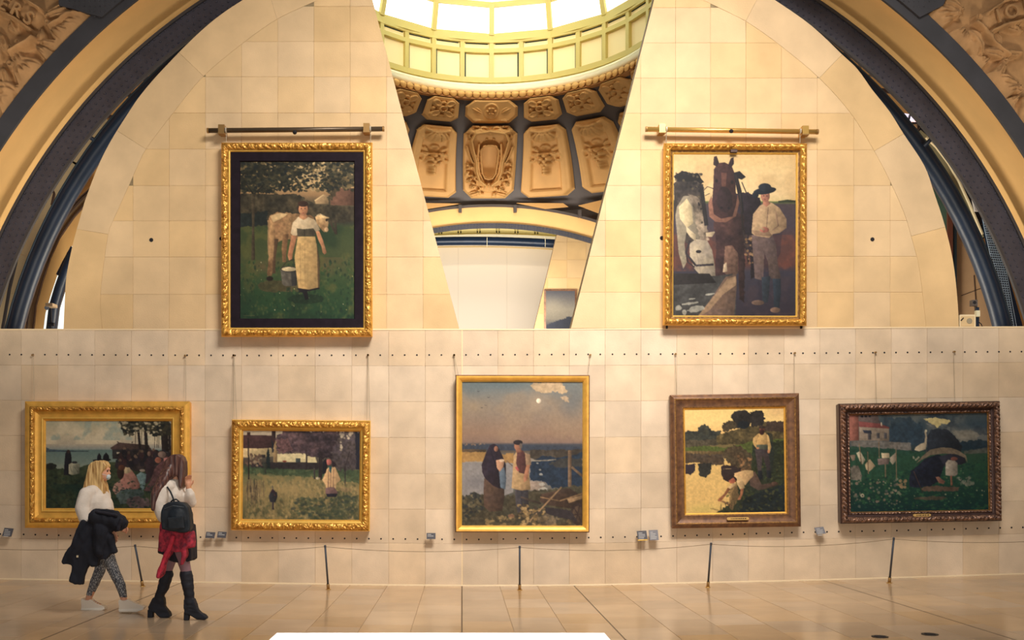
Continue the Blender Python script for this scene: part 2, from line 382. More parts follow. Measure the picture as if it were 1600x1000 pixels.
def slab(name, O, I, J, S, rows, cols, label, left):
    root = empty(name, (P(sum(p[0] for p in O[:2])/2, 515, D).x, D, 3.5), label, None, None, 'structure')
    outline = smooth_line(O)+[S[1], S[0]]
    # core with the cut edge
    c0 = [P(x, y, D)+Vector((0, .006, 0)) for x, y in outline]; n = len(c0); c1 = [v+Vector((0, .30, 0)) for v in c0]
    mesh_obj('mortar_core', c0+c1, [tuple(range(n)), tuple(range(n, 2*n))[::-1]]+[(i, i+n, (i+1) % n+n, (i+1) % n) for i in range(n)], EDGE, root)
    # border stones following the arc
    O = smooth_line(O); I = cvx(smooth_line(I), 1 if left else -1)
    for a, b in J: I = insert_on(I, a); O = insert_on(O, b)
    for k in range(len(J)-1):
        i0, i1 = near_i(I, J[k][0]), near_i(I, J[k+1][0]); o0, o1 = near_i(O, J[k][1]), near_i(O, J[k+1][1])
        poly = I[i0:i1+1]+O[o0:o1+1][::-1]
        # stop at the slanted edge
        poly = clip_poly(poly, S[0], S[1]) if not left else clip_poly(poly, S[1], S[0])
        tile('border_stone', poly, D, .01, STONE2, root, gap=.1, bev=.14, proud=random.uniform(0, .0012))
    for r in range(len(rows)-1):
        for c in range(len(cols)-1):
            p = [(cols[c], rows[r+1]), (cols[c+1], rows[r+1]), (cols[c+1], rows[r]), (cols[c], rows[r])]
            p = clip_poly(p, S[0], S[1]) if not left else clip_poly(p, S[1], S[0])
            for i in range(len(I)-1):
                if len(p) < 3: break
                p = clip_poly(p, I[i], I[i+1]) if left else clip_poly(p, I[i+1], I[i])
            if len(p) >= 3: tile('stone_block', p, D, .01, STONE2, root, gap=.1, bev=.14, proud=random.uniform(0, .0012))
    return root
rowsU = [515.5, 460, 401.5, 345, 290, 233, 176.5, 120, 65, 10, -45, -100]
sl = slab('wall_left', LO, LI, LJ, LS, rowsU, [97, 152, 208, 264.5, 321, 377.5, 434, 490.5, 547, 604, 661, 718], 'tall limestone slab left of the slanting opening, under the arch', True)
rowsR = [513, 456.5, 400.5, 344.5, 290, 234, 177, 122, 67, 12, -43, -98]
sr = slab('wall_right', RO, RI, RJ, RS, rowsR, [891, 946, 1001, 1055.5, 1110, 1165.5, 1221, 1277, 1334, 1391, 1447, 1500], 'tall limestone slab right of the slanting opening, under the arch', False)
m_ = MB(); plug(236.5, 375, 3.2, .006); plug(346, 373, 3.2, .006); m_.build('bolt_hole', BLACK, sl)
m_ = MB(); plug(1034, 372, 3.2, .006); plug(1363, 374, 3.2, .006); plug(1259, 374, 1.8, .006); m_.build('bolt_hole', BLACK, sr)

# ---------------------------------------------------------------- the near arch
YB, YA = 14.3, 13.26
CB = (797, 735); CA = (797, 748)
arch = empty('trim_1', (.7, YB, 1.6), 'riveted dark steel arch around both stone slabs with ochre soffit', None, None, 'structure')
m_ = MB(); ring(m_, CB, 839, 880, YB, .05, -2, 182, 120); m_.build('steel_arch_rib', STEEL, arch)
m_ = MB(); ring(m_, CB, 839, 843, YB-.03, .05, -2, 182, 120); ring(m_, CB, 876, 880.5, YB-.03, .05, -2, 182, 120); m_.build('flange', STEELD, arch)
m_ = MB()
for k, R in enumerate((846, 854.5, 864.5, 873)):
    for i in range(230):
        a = math.radians(8+164*(i+(k % 2)*.5)/230); c = P(CB[0]+R*math.cos(a), CB[1]-R*math.sin(a), YB)
        if -1.0 < c.x-2.0 < 99 or True: m_.dome(c, .019, 6)
m_.build('rivets', STEEL, arch, kind='stuff')
nn = 120; vs = []
for i in range(nn+1):
    a = math.radians(-2+184*i/nn)
    pa = P(CA[0]+949*math.cos(a), CA[1]-949*math.sin(a), YA); pb = P(CB[0]+880*math.cos(a), CB[1]-880*math.sin(a), YB+.2)
    for j in range(5): vs.append(pa.lerp(pb, j/4))
mesh_obj('ochre_soffit', vs, grid_faces(nn+1, 5), PLASTER, arch, True)
m_ = MB(); ring(m_, CA, 949, 976, YA-.02, .04, -2, 182, 120); m_.build('front_arch_rib', STEELD, arch)
m_ = MB(); ring(m_, CA, 972, 1700, YA+.12, .1, -2, 182, 90); m_.build('spandrel_backing', RELIEF, arch)

# ---------------------------------------------------------------- height fields for carved stone
class HF:
    "a height map over [x0,x1]x[y0,y1] (photo px), later bent onto a surface"
    def __init__(s, x0, y0, x1, y1, step):
        s.nx = int((x1-x0)/step)+1; s.ny = int((y1-y0)/step)+1
        s.X, s.Y = np.meshgrid(np.linspace(x0, x1, s.nx), np.linspace(y0, y1, s.ny), indexing='ij'); s.H = np.zeros_like(s.X)
    def bump(s, cx, cy, rx, ry, ang, h, p=1.0, dish=0, base=0):
        a = math.radians(ang); dx = s.X-cx; dy = s.Y-cy; u = (dx*math.cos(a)+dy*math.sin(a))/rx; v = (-dx*math.sin(a)+dy*math.cos(a))/ry
        q = u*u+v*v; k = np.clip(1-q, 0, 1)**(.5*p); hh = base+h*k
        if dish: hh = hh-dish*h*np.clip(1-q*2.2, 0, 1)
        s.H = np.where(q < 1, np.maximum(s.H, hh), s.H)
    def leaf(s, cx, cy, L, wd, ang, h, ribs=3, base=0):
        a = math.radians(ang); dx = s.X-cx; dy = s.Y-cy; u = (dx*math.cos(a)+dy*math.sin(a))/L; v = (-dx*math.sin(a)+dy*math.cos(a))
        ww = wd*np.sqrt(np.clip(np.sin(np.clip(u, 0, 1)*pi), 0, 1))*(.6+.6*np.clip(u, 0, 1)); m = (u > 0) & (u < 1) & (np.abs(v) < ww)
        q = v/np.maximum(ww, 1e-3); hh = base+h*(.45+.55*np.sin(np.clip(u, 0, 1)*pi*.8+.3))*(.55+.45*np.abs(np.cos(q*pi*ribs*.5)))*np.sqrt(np.clip(1.05-q*q, 0, 1))
        s.H = np.where(m, np.maximum(s.H, hh), s.H)
    def line(s, pts, wd, h, base=0):
        for (ax, ay), (bx, by) in zip(pts[:-1], pts[1:]):
            l2 = (bx-ax)**2+(by-ay)**2+1e-6; t = np.clip(((s.X-ax)*(bx-ax)+(s.Y-ay)*(by-ay))/l2, 0, 1)
            d = np.hypot(s.X-ax-t*(bx-ax), s.Y-ay-t*(by-ay)); m = d < wd
            s.H = np.where(m, np.maximum(s.H, base+h*np.sqrt(np.clip(1-(d/wd)**2, 0, 1))), s.H)
    def mesh(s, name, fn, m, parent, mask=None, smooth=True):
        vs = []
        for i in range(s.nx):
            for j in range(s.ny): vs.append(fn(s.X[i, j], s.Y[i, j], s.H[i, j]))
        f = []
        for i in range(s.nx-1):
            for j in range(s.ny-1):
                a = i*s.ny+j
                if mask is None or mask[i, j]: f.append((a, a+1, a+s.ny+1, a+s.ny))
        return mesh_obj(name, vs, f, m, parent, smooth)

YS = YA+.02
def spandrel(name, left, label):
    x0, x1 = (-70, 216) if left else (1378, 1672)
    h = HF(x0, -70, x1, 262, 1.5)
    sg = 1 if left else -1
    def X(v): return v if left else 1597-v
    def A(a): return a if left else 180-a
    if left:
        leaves = [(72,24,40,9,-150,.07),(70,25,46,12,-18,.08),(100,22,58,13,4,.09),(118,28,40,10,30,.08),(78,42,34,13,40,.09),(88,44,40,14,20,.1),(96,40,34,12,-2,.1),(66,44,26,9,95,.07),
                  (22,84,46,7,-30,.12),(56,66,60,10,8,.09),(54,70,48,9,35,.09),(20,92,60,14,35,.09),(24,94,50,16,62,.1),(22,96,44,14,10,.08),(16,70,40,12,60,.1),(0,72,26,10,100,.09),(0,50,34,10,75,.09),
                  (4,104,34,12,80,.09),(-6,140,30,20,10,.1),(2,150,34,14,60,.09),(20,136,18,10,20,.06),(0,170,28,12,-30,.06),(-30,90,40,14,-60,.1),(-40,40,40,14,30,.1),(-50,140,40,14,-30,.1),(-50,190,50,14,20,.1),
                  (28,52,22,13,-120,.06),(86,-8,40,12,-60,.08),(120,-10,34,12,-30,.08)]
    else:
        leaves = [(1500,22,50,13,176,.09),(1492,26,52,12,160,.08),(1506,18,34,12,-150,.08),(1508,44,34,12,140,.1),(1512,48,38,13,110,.1),(1518,52,36,12,78,.1),(1520,34,52,7,48,.12),(1500,70,36,10,190,.08),
                  (1535,88,46,15,-120,.1),(1560,90,40,11,-100,.09),(1540,90,50,10,170,.09),(1545,92,52,12,150,.09),(1575,92,40,9,-160,.1),(1570,96,40,12,120,.09),(1560,104,36,14,95,.09),(1600,84,40,8,180,.1),
                  (1590,130,56,13,190,.1),(1594,134,50,12,160,.1),(1592,150,50,13,140,.09),(1584,160,40,14,115,.09),(1600,150,44,14,80,.09),(1608,190,44,12,110,.08),(1625,110,40,14,-60,.1),(1640,60,40,14,30,.1),(1640,160,40,14,60,.1),
                  (1600,50,40,8,-160,.08),(1448,8,32,14,15,.07)]
    for L in leaves: h.leaf(*L, ribs=3)
    if left:
        for c in ((76, 37, 5), (29, 68, 5.5), (18, 102, 6), (3, 141, 14)): h.bump(c[0], c[1], c[2], c[2], 0, .12, dish=.5)
        h.line([(20, 86), (56, 64)], 5, .13); h.line([(80, 44), (108, 26), (122, 24)], 4, .11)
        # ribbon band with raised rims
        h.line([(-30, -14), (0, -3), (30, 10), (54, 28)], 15, .05, .03); 
        h.line([(-30, 4), (0, 19), (26, 32), (52, 50)], 3, .045, .07); h.line([(-20, -26), (10, -14), (38, 0), (66, 18)], 3, .045, .07)
    else:
        for c in ((1526, 30, 7), (1495, 24, 5), (1568, 98, 5), (1590, 142, 6), (1524, 112, 4)): h.bump(c[0], c[1], c[2], c[2], 0, .12, dish=.5)
        h.line([(1522, 38), (1545, 66), (1572, 90)], 4, .11)
        h.line([(1542, 34), (1565, 24), (1600, 14), (1640, 8)], 15, .05, .03)
        h.line([(1540, 24), (1562, 8), (1592, -2), (1630, -8)], 3, .045, .07); h.line([(1546, 52), (1570, 42), (1602, 34), (1640, 28)], 3, .045, .07)
    base = h.H > 0
    # organic grooves
    g = np.vectorize(lambda x, y: noise.noise(Vector((x*.09, y*.09, 3.1))))(h.X, h.Y)
    h.H += .018*g*(h.H > .04)
    R = np.hypot(h.X-CA[0], h.Y-CA[1]); mask = R > 968; h.H = np.where(R < 992, np.minimum(h.H, .02+.07*np.clip((R-974)/18, 0, 1)), h.H)
    root = empty(name, tuple(P(x0 if left else x1, 200, YS)), label, None, None, 'structure')
    h.mesh('carved_foliage', lambda x, y, z: P(x, y, YS)+Vector((0, .06-z*1.7, 0)), RELIEF, root, mask)
    # dark riveted spandrel plate above
    m_ = MB()
    arcp = [q for q in arc_pts(CA, 963, 122, 131.5, 10)]
    if left: m_.prism([(88, -75)]+[(280, -75)]+arcp+[(92, 8)], YS-.08, .06)
    else: m_.prism([(2*CA[0]-x+2, y) for x, y in [(88, -75), (280, -75)]+arcp+[(122, 8)]][::-1], YS-.08, .06)
    m_.build('riveted_plate', STEELD, root)
    m_ = MB()
    for i in range(26):
        for j in range(12):
            x, y = (92+i*8, 34-j*8) if left else (1500-i*8, 34-j*8)
            xm = x if left else 2*CA[0]-x
            if math.hypot(x-CA[0], y-CA[1]) > 966 and y < (xm-(98 if left else 128))*.6 and xm < 270: m_.dome(P(x, y, YS-.08), .012, 5)
    m_.build('rivets', STEELD, root, kind='stuff')
    return root
def carve_text(s, px, py, size, rot, Y, parent, m):
    cu = bpy.data.curves.new('letter', 'FONT'); cu.body = s; cu.size = size; cu.extrude = .018; cu.bevel_depth = .003; cu.align_x = 'CENTER'; cu.align_y = 'CENTER'
    o = bpy.data.objects.new('tmp', cu); COL.objects.link(o); dg = bpy.context.evaluated_depsgraph_get()
    me = bpy.data.meshes.new_from_object(o.evaluated_get(dg)); bpy.data.objects.remove(o)
    me.materials.clear(); M = Matrix.Translation(P(px, py, Y)) @ Matrix.Rotation(math.radians(-rot), 4, 'Y') @ Matrix.Rotation(pi/2, 4, 'X')
    me.transform(M); return link('carved_letter', me, m, parent)
spl = spandrel('wall_spandrel_left', True, 'carved stone foliage with lettered ribbon in the upper left corner')
spr = spandrel('wall_spandrel_right', False, 'carved stone foliage with ribbon in the upper right corner')
for s_, x_, y_ in (('E', 6, 7), ('R', 26, 16), ('S', 45, 29)): carve_text(s_, x_, y_, .25, -27 if s_ != 'S' else -34, YS-.135, spl, RELIEF)
for s_, x_, y_ in (('I', 1560, 26), ('O', 1581, 19), ('I', 1603, 12)): carve_text(s_, x_, y_, .25, 17, YS-.135, spr, RELIEF)

# ---------------------------------------------------------------- navy tube arch between slabs and riveted arch
CT = (795, 702); YT = 14.95
tb = empty('trim_2', (.7, YT, 1.6), 'navy blue steel tube arch rising between the stone slabs and the riveted arch', None, None, 'structure')
def tubearc(R, rpx, a0, a1, Y, n=60):
    return [P(x, y, Y) for x, y in arc_pts(CT, R, a0, a1, n)], rpx*Y/F
pts, r_ = tubearc(795, 14, 8, 172, YT); m_ = MB(); m_.tube(pts, r_, 14); m_.build('tube', NAVY, tb, True)
pts, r_ = tubearc(808, 2.2, 8, 172, YT-.1); m_ = MB(); m_.tube(pts, r_, 6); m_.build('outer_lip', mat('navy_edge', (44, 66, 84), .4), tb, True)
for a_, b_ in (((117, 199), (146, 218)), ((1473, 200), (1444, 228))):
    m_ = MB(); m_.tube([P(*a_, YT-.35), P(*b_, YT-.2)], .032, 8); m_.build('bracket_stub', NAVY, tb)
# ---------------------------------------------------------------- domed bay beyond the opening
AX, YC, RC = .66, 18.6, 3.4; YF = YC+RC
def zf(y): return EYE+(732-y)*YF/F
def cyl(th, r, z): return Vector((AX+r*math.sin(th), YC+r*math.cos(th), z))
def band(mb, r0, r1, y0, y1, a0=-100, a1=100, n=80, rr0=None):
    "ring solid between radii r0 (inner) and r1, rows y0 (top) and y1; a0,a1 degrees from the far point"
    vs = []; 
    for i in range(n+1):
        t = math.radians(a0+(a1-a0)*i/n)
        vs += [cyl(t, rr0 if rr0 else r0, zf(y0)), cyl(t, r0, zf(y1)), cyl(t, r1, zf(y1)), cyl(t, r1, zf(y0))]
    fs = []
    for i in range(n):
        for k in range(4): a = i*4+k; b = i*4+(k+1) % 4; fs.append((a, b, b+4, a+4))
    fs += [(0, 1, 2, 3), (4*n+3, 4*n+2, 4*n+1, 4*n)]
    return mb.add(vs, fs)
def post(mb, deg, wd, r0, r1, y0, y1, rt=None):
    t = math.radians(deg); dx = wd/2/RC; q = []
    for z_, ra in ((y0, rt or r0), (y1, r0)):
        for tt, rr in ((t-dx, ra), (t+dx, ra), (t+dx, r1), (t-dx, r1)): q.append(cyl(tt, rr, zf(z_)))
    return mb.add(q, [(0, 1, 2, 3), (7, 6, 5, 4), (0, 4, 5, 1), (1, 5, 6, 2), (2, 6, 7, 3), (3, 7, 4, 0)])
dome = empty('skylight_drum', (AX, YC, 9.8), 'round skylight drum of daylit panes above sage green railing with cream panels', 'skylight')
A1 = 112.5
# frame rings
for y0, y1, r0, rr in ((54, 66, 3.36, None), (78, 84.5, 3.34, None), (65, 69, 3.33, None), (123, 131, 3.34, None), (9, 17.5, 3.22, 3.2)):
    m_ = MB(); band(m_, r0, r0+.12, y0, y1, -A1, A1, 10 if y0 in (54, 9) else 20, rr); m_.build('ring_rail', GREEN, dome)
m_ = MB(); band(m_, 3.17, 3.3, 3, 6, -A1, A1); m_.build('ring_rail', GREEN, dome)
for k in range(-5, 6):
    a = k*22.5
    m_ = MB(); post(m_, a, .115, 3.33, 3.46, 14, 57, 3.16); m_.build('mullion', GREEN, dome)
    if k < 5:
        # daylit pane of the slanting crown
        q = [cyl(math.radians(a), 3.26, zf(16)), cyl(math.radians(a+22.5), 3.26, zf(16)), cyl(math.radians(a+22.5), 3.42, zf(58)), cyl(math.radians(a), 3.42, zf(58))]
        q += [v+Vector((0, .03, 0)) for v in q]
        mesh_obj('glass_pane', q, [(0, 1, 2, 3), (7, 6, 5, 4), (0, 4, 5, 1), (1, 5, 6, 2), (2, 6, 7, 3), (3, 7, 4, 0)], SKYGL, dome)
        q = [cyl(math.radians(a), 3.2, zf(10)), cyl(math.radians(a+22.5), 3.2, zf(10)), Vector((AX, YC, zf(-40))), Vector((AX, YC+.02, zf(-40)))]
        mesh_obj('crown_pane', q, [(0, 1, 2, 3)], mat('crown_glass', (225, 245, 240), .3, emit=((222, 244, 238), 1.0)), dome)
for k in range(-10, 11):
    a = k*11.25
    m_ = MB(); post(m_, a, .10, 3.335, 3.44, 66, 124); m_.build('post', GREEN, dome)
    if k < 10:
        am = a+5.625
        m_ = MB(); post(m_, am, .60, 3.43, 3.46, 83, 126); m_.build('cream_panel', CREAM, dome)
        m_ = MB(); post(m_, am, .56, 3.40, 3.44, 69, 79); m_.build('slot_panel', CREAM, dome)
        m_ = MB(); post(m_, am, .50, 3.38, 3.42, 68.3, 70.2); post(m_, am-4.4, .03, 3.38, 3.45, 84, 122) if k < 0 else post(m_, am+4.4, .03, 3.38, 3.45, 84, 122); m_.build('shade_strip', mat('shade_dark', (40, 56, 48), .8), dome)  # dark strips standing in for shade under the rail and beside posts
m_ = MB(); band(m_, 3.42, 3.6, 64, 131, -A1, A1); m_.build('backing', CREAM, dome)
m_ = MB(); band(m_, 3.30, 3.5, 131, 137, -A1, A1, 100, 3.38); band(m_, 3.22, 3.5, 137, 141, -A1, A1, 100); band(m_, 3.26, 3.5, 141, 147.5, -A1, A1, 100, 3.20); m_.build('cornice', CREAMW, dome, True)
m_ = MB()
for k in range(-62, 63):
    a = math.radians(k*3.0); c = cyl(a, 3.28, zf(153)); q = []
    if abs(k) > 35: continue
    for i in range(7):
        for j in range(4):
            t = pi*i/6; p = pi*j/3
            q.append(c+Vector((math.cos(t)*(.085+.0*j)*math.cos(a), -math.sin(p)*.09-math.cos(t)*.085*math.sin(a), .075*math.cos(p)*math.sin(t)+.02)))
    m_.add(q, grid_faces(7, 4))
m_.build('egg_moulding', mat('ochre_egg_moulding', (232, 180, 104), .6), dome, True, kind='stuff')
m_ = MB(); band(m_, 3.30, 3.6, 147, 157.5, -A1, A1, 100); m_.build('egg_band', mat('ochre_dark_band', (176, 122, 66), .7), dome)

# coffered surface between the drum and the far arch
ax0 = 762
ribu = [-5.5, -4.5, -3.5, -2.5, -1.5, -.5, .5, 1.5, 2.5, 3.5, 4.5, 5.5]
ribt = [-86, -71, -56.25, -41.25, -26.25, -11.25, 11.25, 26.25, 41.25, 56.25, 71, 86]
ribb = [-560, -450, -345, -243, -144, -43, 43, 144, 243, 345, 450, 560]
YP = 23.7
def S(u, v, off=0.):
    th = math.radians(float(np.interp(u, ribu, ribt))); xo = float(np.interp(u, ribu, ribb))
    tp = cyl(th, 3.36, zf(157)); yb = 317-(xo/180)**2*10 if abs(xo) < 250 else 317-19.3-(abs(xo)-250)*.2
    b = P(ax0+xo, yb, YP)
    p = tp.lerp(b, v)
    out = Vector((math.sin(th), math.cos(th), .35)).normalized()
    p += out*(.22*math.sin(pi*min(v, 1)))
    return p-out*off
cof = empty('coffered_vault', (AX, YP, 7.9), 'coffered ochre vault with carved panels and dark ribs below the skylight drum', None, None, 'structure')
nu, nv = 90, 26; vs = [S(-5.5+11*i/(nu-1), 1.22*j/(nv-1), -.03) for i in range(nu) for j in range(nv)]
mesh_obj('rib_grid', vs, grid_faces(nu, nv), COFMET, cof, True)
def rosette(h, c):
    x, y = c
    h.bump(x, y, .15, .15, 0, .13, dish=.6)
    for a in range(4):
        t = math.radians(45+90*a); h.bump(x+.27*math.cos(t), y+.30*math.sin(t), .2, .14, math.degrees(t), .10, dish=.4)
        t = math.radians(90*a); h.bump(x+.26*math.cos(t), y+.26*math.sin(t), .12, .08, math.degrees(t)+90, .07)
def panel(u0, u1, v0, v1, kind, res=46):
    w_, h_ = (u1-u0), (v1-v0)
    nx = res if kind != 'cartouche' else 84; ny = int(nx*(1.0 if kind == 'rosette' else 1.75))
    if kind == 'crest': nx, ny = 84, 50
    asp = {'rosette': 1.0, 'tall': 1.7, 'cartouche': 1.45, 'crest': .55}[kind]
    h = HF(-.5, -.5*asp, .5, .5*asp, 1.0/nx)
    X, Y = h.X, h.Y
    # raised rim, chamfered corners
    ch = .17 if kind != 'rosette' else .2
    e = np.minimum(np.minimum(.5-np.abs(X), .5*asp-np.abs(Y)), ((.5+.5*asp-ch)-(np.abs(X)+np.abs(Y)))*.7)
    mask = e > 0
    if kind == 'rosette':
        e2 = np.minimum(.33-np.abs(X), .33*asp-np.abs(Y)); H0 = .05-.03*np.clip(e2/.03, 0, 1); rosette(h, (0, 0))
    elif kind == 'tall':
        e2 = np.minimum(.30-np.abs(X), (.5*asp-.12)-np.abs(Y)); H0 = .05-.03*np.clip(e2/.03, 0, 1)
        t0 = -.5*asp
        h.bump(0, t0+.26, .30, .15, 0, .10, p=.5); h.H = np.where((h.H > 0) & (np.abs(np.sin(np.arctan2(X, Y-(t0+.10))*7)) < .35), h.H-.02, h.H); h.bump(-.29, t0+.22, .12, .13, 0, .08, dish=.7); h.bump(.29, t0+.22, .12, .13, 0, .08, dish=.7); h.line([(-.3, t0+.12), (-.1, t0+.16), (.1, t0+.16), (.3, t0+.12)], .035, .09)
        h.line([(-.36, t0+.14), (-.36, -t0-.14), (.36, -t0-.14), (.36, t0+.14)], .025, .035, .02)
        h.bump(0, t0+.52, .13, .07, 0, .06, dish=.5)
        for sx in (-1, 1):
            h.leaf(0, t0+.66, .3, .07, 90-sx*80, .07); h.leaf(sx*.1, t0+.62, .2, .06, -90+sx*60, .06); h.bump(sx*.27, t0+.76, .10, .12, 0, .09, dish=.7); h.leaf(0, t0+.74, .24, .06, 90-sx*50, .06)
        for i, (bx, by) in enumerate(((0, .70), (-.07, .78), (.07, .78), (0, .84), (-.05, .91), (.05, .91), (0, .98), (0, 1.05), (0, 1.12))): h.bump(bx, t0+by, .085, .06, 0, .12)
    elif kind == 'crest':
        H0 = np.full_like(X, .04); h.bump(0, .0, .2, .24, 0, .07, dish=.7); 
        for a in range(6): h.bump(.07*math.cos(a*pi/3), .0+.07*math.sin(a*pi/3), .035, .035, 0, .08)
        for sx in (-1, 1): h.leaf(sx*.16, .06, .26, .09, -90+sx*60, .06); h.bump(sx*.36, .04, .1, .12, 0, .05, dish=.5); h.leaf(sx*.14, .2, .26, .06, 90-sx*80, .06)
    else:
        H0 = np.full_like(X, .03)
        # shield: outer body, inner oval
        yy = np.clip((Y+.62)/1.2, 0, 1); half = .36-.12*np.sin(yy*pi*.9)*.5-.10*np.clip(yy-.55, 0, 1)*2
        half = np.where(yy < .15, .38, half); m = (np.abs(X) < half) & (Y > -.62) & (Y < .45)
        h.H = np.where(m, .07+.03*np.clip((half-np.abs(X))/.12, 0, 1), h.H)
        yy = (Y+.02)/.42; hv = .19-.04*yy; m = (np.abs(X) < hv*np.sqrt(np.clip(1-np.abs(yy)**5, 0, 1))) & (np.abs(yy) < 1)
        h.H = np.where(m, .055, h.H)
        for sx in (-1, 1):
            h.line([(sx*.02, -.60), (sx*.30, -.56), (sx*.38, -.42), (sx*.33, -.22), (sx*.27, -.02), (sx*.26, .16), (sx*.20, .34), (sx*.06, .44)], .034, .07, .09)
            h.line([(0, -.34), (sx*.12, -.33), (sx*.18, -.24), (sx*.165, -.02), (sx*.14, .20), (sx*.08, .30), (0, .32)], .018, .05, .10)
            h.bump(sx*.24, .30, .07, .07, 0, .17, dish=.5); h.bump(sx*.36, -.52, .08, .08, 0, .16, dish=.5)
        for pts in ([(-.22, -.36), (-.24, -.1), (-.2, .2), (-.12, .36)], [(.22, -.36), (.24, -.1), (.2, .2), (.12, .36)]): h.line(pts, .03, .05, .08)
        for sx in (-1, 1):
            h.line([(sx*.0, -.56), (sx*.2, -.62), (sx*.34, -.58), (sx*.48, -.62)], .045, .06, .07); h.bump(sx*.12, -.64, .1, .08, 0, .14, dish=.4)
            h.bump(sx*.07, -.46, .06, .035, 20*sx, .12); h.bump(sx*.13, .38, .07, .07, 0, .13, dish=.4); h.leaf(sx*.2, -.66, .2, .07, -90+50*sx, .12)
            h.line([(sx*.44, -.3), (sx*.38, -.12), (sx*.32, 0)], .02, .05, .04)
            for i in range(9):
                t = i/8; x = sx*(.42-.30*t**2.2); y = .02+.56*t; h.leaf(x, y, .14, .05, 90+sx*(60-100*t)+(-40 if i % 2 else 40), .085); h.bump(x, y+.03, .035, .035, 0, .09)
            h.leaf(sx*.1, .58, .34, .08, 90-sx*75, .06)
        h.bump(0, .5, .2, .1, 0, .12, dish=.3)
        for x in np.linspace(-.16, .16, 5): h.leaf(x, .42, .14, .035, 90, .13)
    H = np.maximum(H0, np.where(h.H > 0, h.H+.0, 0)); rim = np.clip(e/.04, 0, 1); h.H = H*rim
    wm = 1.333
    h.mesh('coffer_panel', lambda x, y, z: S(u0+(x+.5)*w_, v0+(y/asp+.5)*h_, .01+z*3.3), COFFER, cof, mask)
for k in range(len(ribu)-1):
    if ribt[k] < -72 or ribt[k+1] > 72: continue
    c = (ribu[k] == -.5); g = .05 if c else .065
    panel(ribu[k]+g, ribu[k+1]-g, .0, .215, 'crest' if c else 'rosette')
    panel(ribu[k]+(.045 if c else .062), ribu[k+1]-(.045 if c else .062), .25 if not c else .232, .955, 'cartouche' if c else 'tall')
for q_ in ([(807, 317), (880, 317.5), (888, 323), (852, 326)], [(904, 321), (942, 312), (950, 338), (936, 333)], [(720, 318), (650, 317), (640, 322), (668, 326)]):
    m_ = MB(); m_.prism(q_, 23.55, .04); m_.build('corner_panel', COFFER, cof)
for sx in ():
    h = MB(); q = [S(sx*1.72, 1.05, .04), S(sx*2.2, 1.05, .04), S(sx*2.25, 1.2, .04), S(sx*1.85, 1.12, .04)]
    q2 = [v+Vector((0, .06, 0)) for v in q]; h.add(q+q2, [(0, 1, 2, 3), (4, 7, 6, 5), (0, 4, 5, 1), (1, 5, 6, 2), (2, 6, 7, 3), (3, 7, 4, 0)]); h.build('corner_panel', COFFER, cof)
# far arch
CF = (768, 878)
far = empty('trim_3', (.7, 24, 3), 'far riveted arch with ochre band seen through the slanting opening', None, None, 'structure')
m_ = MB(); ring(m_, CF, 529, 556, 23.62, .06, 10, 170, 90); m_.build('ochre_band', PLASTER, far)
m_ = MB(); ring(m_, CF, 555, 559, 23.6, .08, 10, 170, 90); m_.build('outer_rib', COFMET, far)
m_ = MB(); ring(m_, CF, 522, 529.5, 23.56, .06, 10, 170, 90); m_.build('steel_rib', STEELD, far)
m_ = MB()
for k in (-1, 1):
    for x_, y_ in ((ax0+k*43, 323), (ax0+k*144, 331)): m_.pbox(x_-2.5, y_-3, x_+2.5, y_+8, 23.5, .1)
m_.build('bracket', COFMET, far)
m_ = MB()
for i in range(150):
    a = math.radians(50+80*i/149)
    for R in (523.3, 527.2): m_.dome(P(CF[0]+R*math.cos(a), CF[1]-R*math.sin(a), 23.56), .014, 5)
m_.build('rivets', STEEL, far, kind='stuff')
# spandrel fill above the far arch so that no gap shows
m_ = MB(); q0 = [P(x, y, 23.95) for x, y in arc_pts(CF, 556, 20, 160, 60)]; q1 = [v+Vector((0, 0, 2.2)) for v in q0]; m_.add(q0+q1, [(i, i+1, 62+i, 61+i) for i in range(60)])
m_.build('spandrel_fill', COFMET, far)
# next bay: pale railing band, navy tube, white wall panel
nb = empty('wall_far', (.7, 29, 2), 'white lit wall panel framed in the slanting opening', None, None, 'structure')
m_ = MB(); m_.pbox(560, 383, 960, 620, 28.5, .2); m_.build('white_panel', WPANEL, nb)
m_ = MB(); 
for x_ in (716, 792): m_.pbox(x_-.3, 388, x_+.3, 620, 28.49, .02)
m_.build('panel_joint', mat('faint_joint', (226, 212, 190), .7), nb)
m_ = MB(); m_.pbox(300, 100, 1250, 640, 31, .2); m_.build('rear_plaster', PLASTER2, nb)
gl = empty('gallery_band', (.7, 28, 7.6), 'cream gallery band with green mullions above navy tube', None, None, 'structure')
m_ = MB(); ring(m_, (762, 1800), 1430, 1462, 28, .1, 80, 100, 40); m_.build('cream_band', mat('cream_band', (246, 228, 156), .6, emit=((246, 228, 150), .25)), gl)  # faint glow added to the cream colour so the band looks lit
m_ = MB(); ring(m_, (762, 1800), 1436, 1439.5, 27.9, .1, 80, 100, 40); m_.build('lower_rail', GREEN, gl)
m_ = MB(); ring(m_, (762, 1800), 1427, 1434, 27.7, .3, 80, 100, 40); m_.build('cornice', CREAMW, gl)
for x_ in (660, 688, 718, 748, 778, 807, 838):
    m_ = MB(); m_.pbox(x_-3, 345, x_-1.1, 366, 27.9, .1); m_.pbox(x_+1.1, 345, x_+3, 366, 27.9, .1); m_.build('mullion', GREEN, gl)
tf = empty('trim_4', (.7, 26, 7), 'navy steel tube above the white wall panel', None, None, 'structure')
m_ = MB(); pts = [P(x, 376.5+((x-735)/135)**2*4.5, 26) for x in range(560, 900, 12)]; m_.tube(pts, .115, 12); m_.build('tube', NAVY, tf, True)
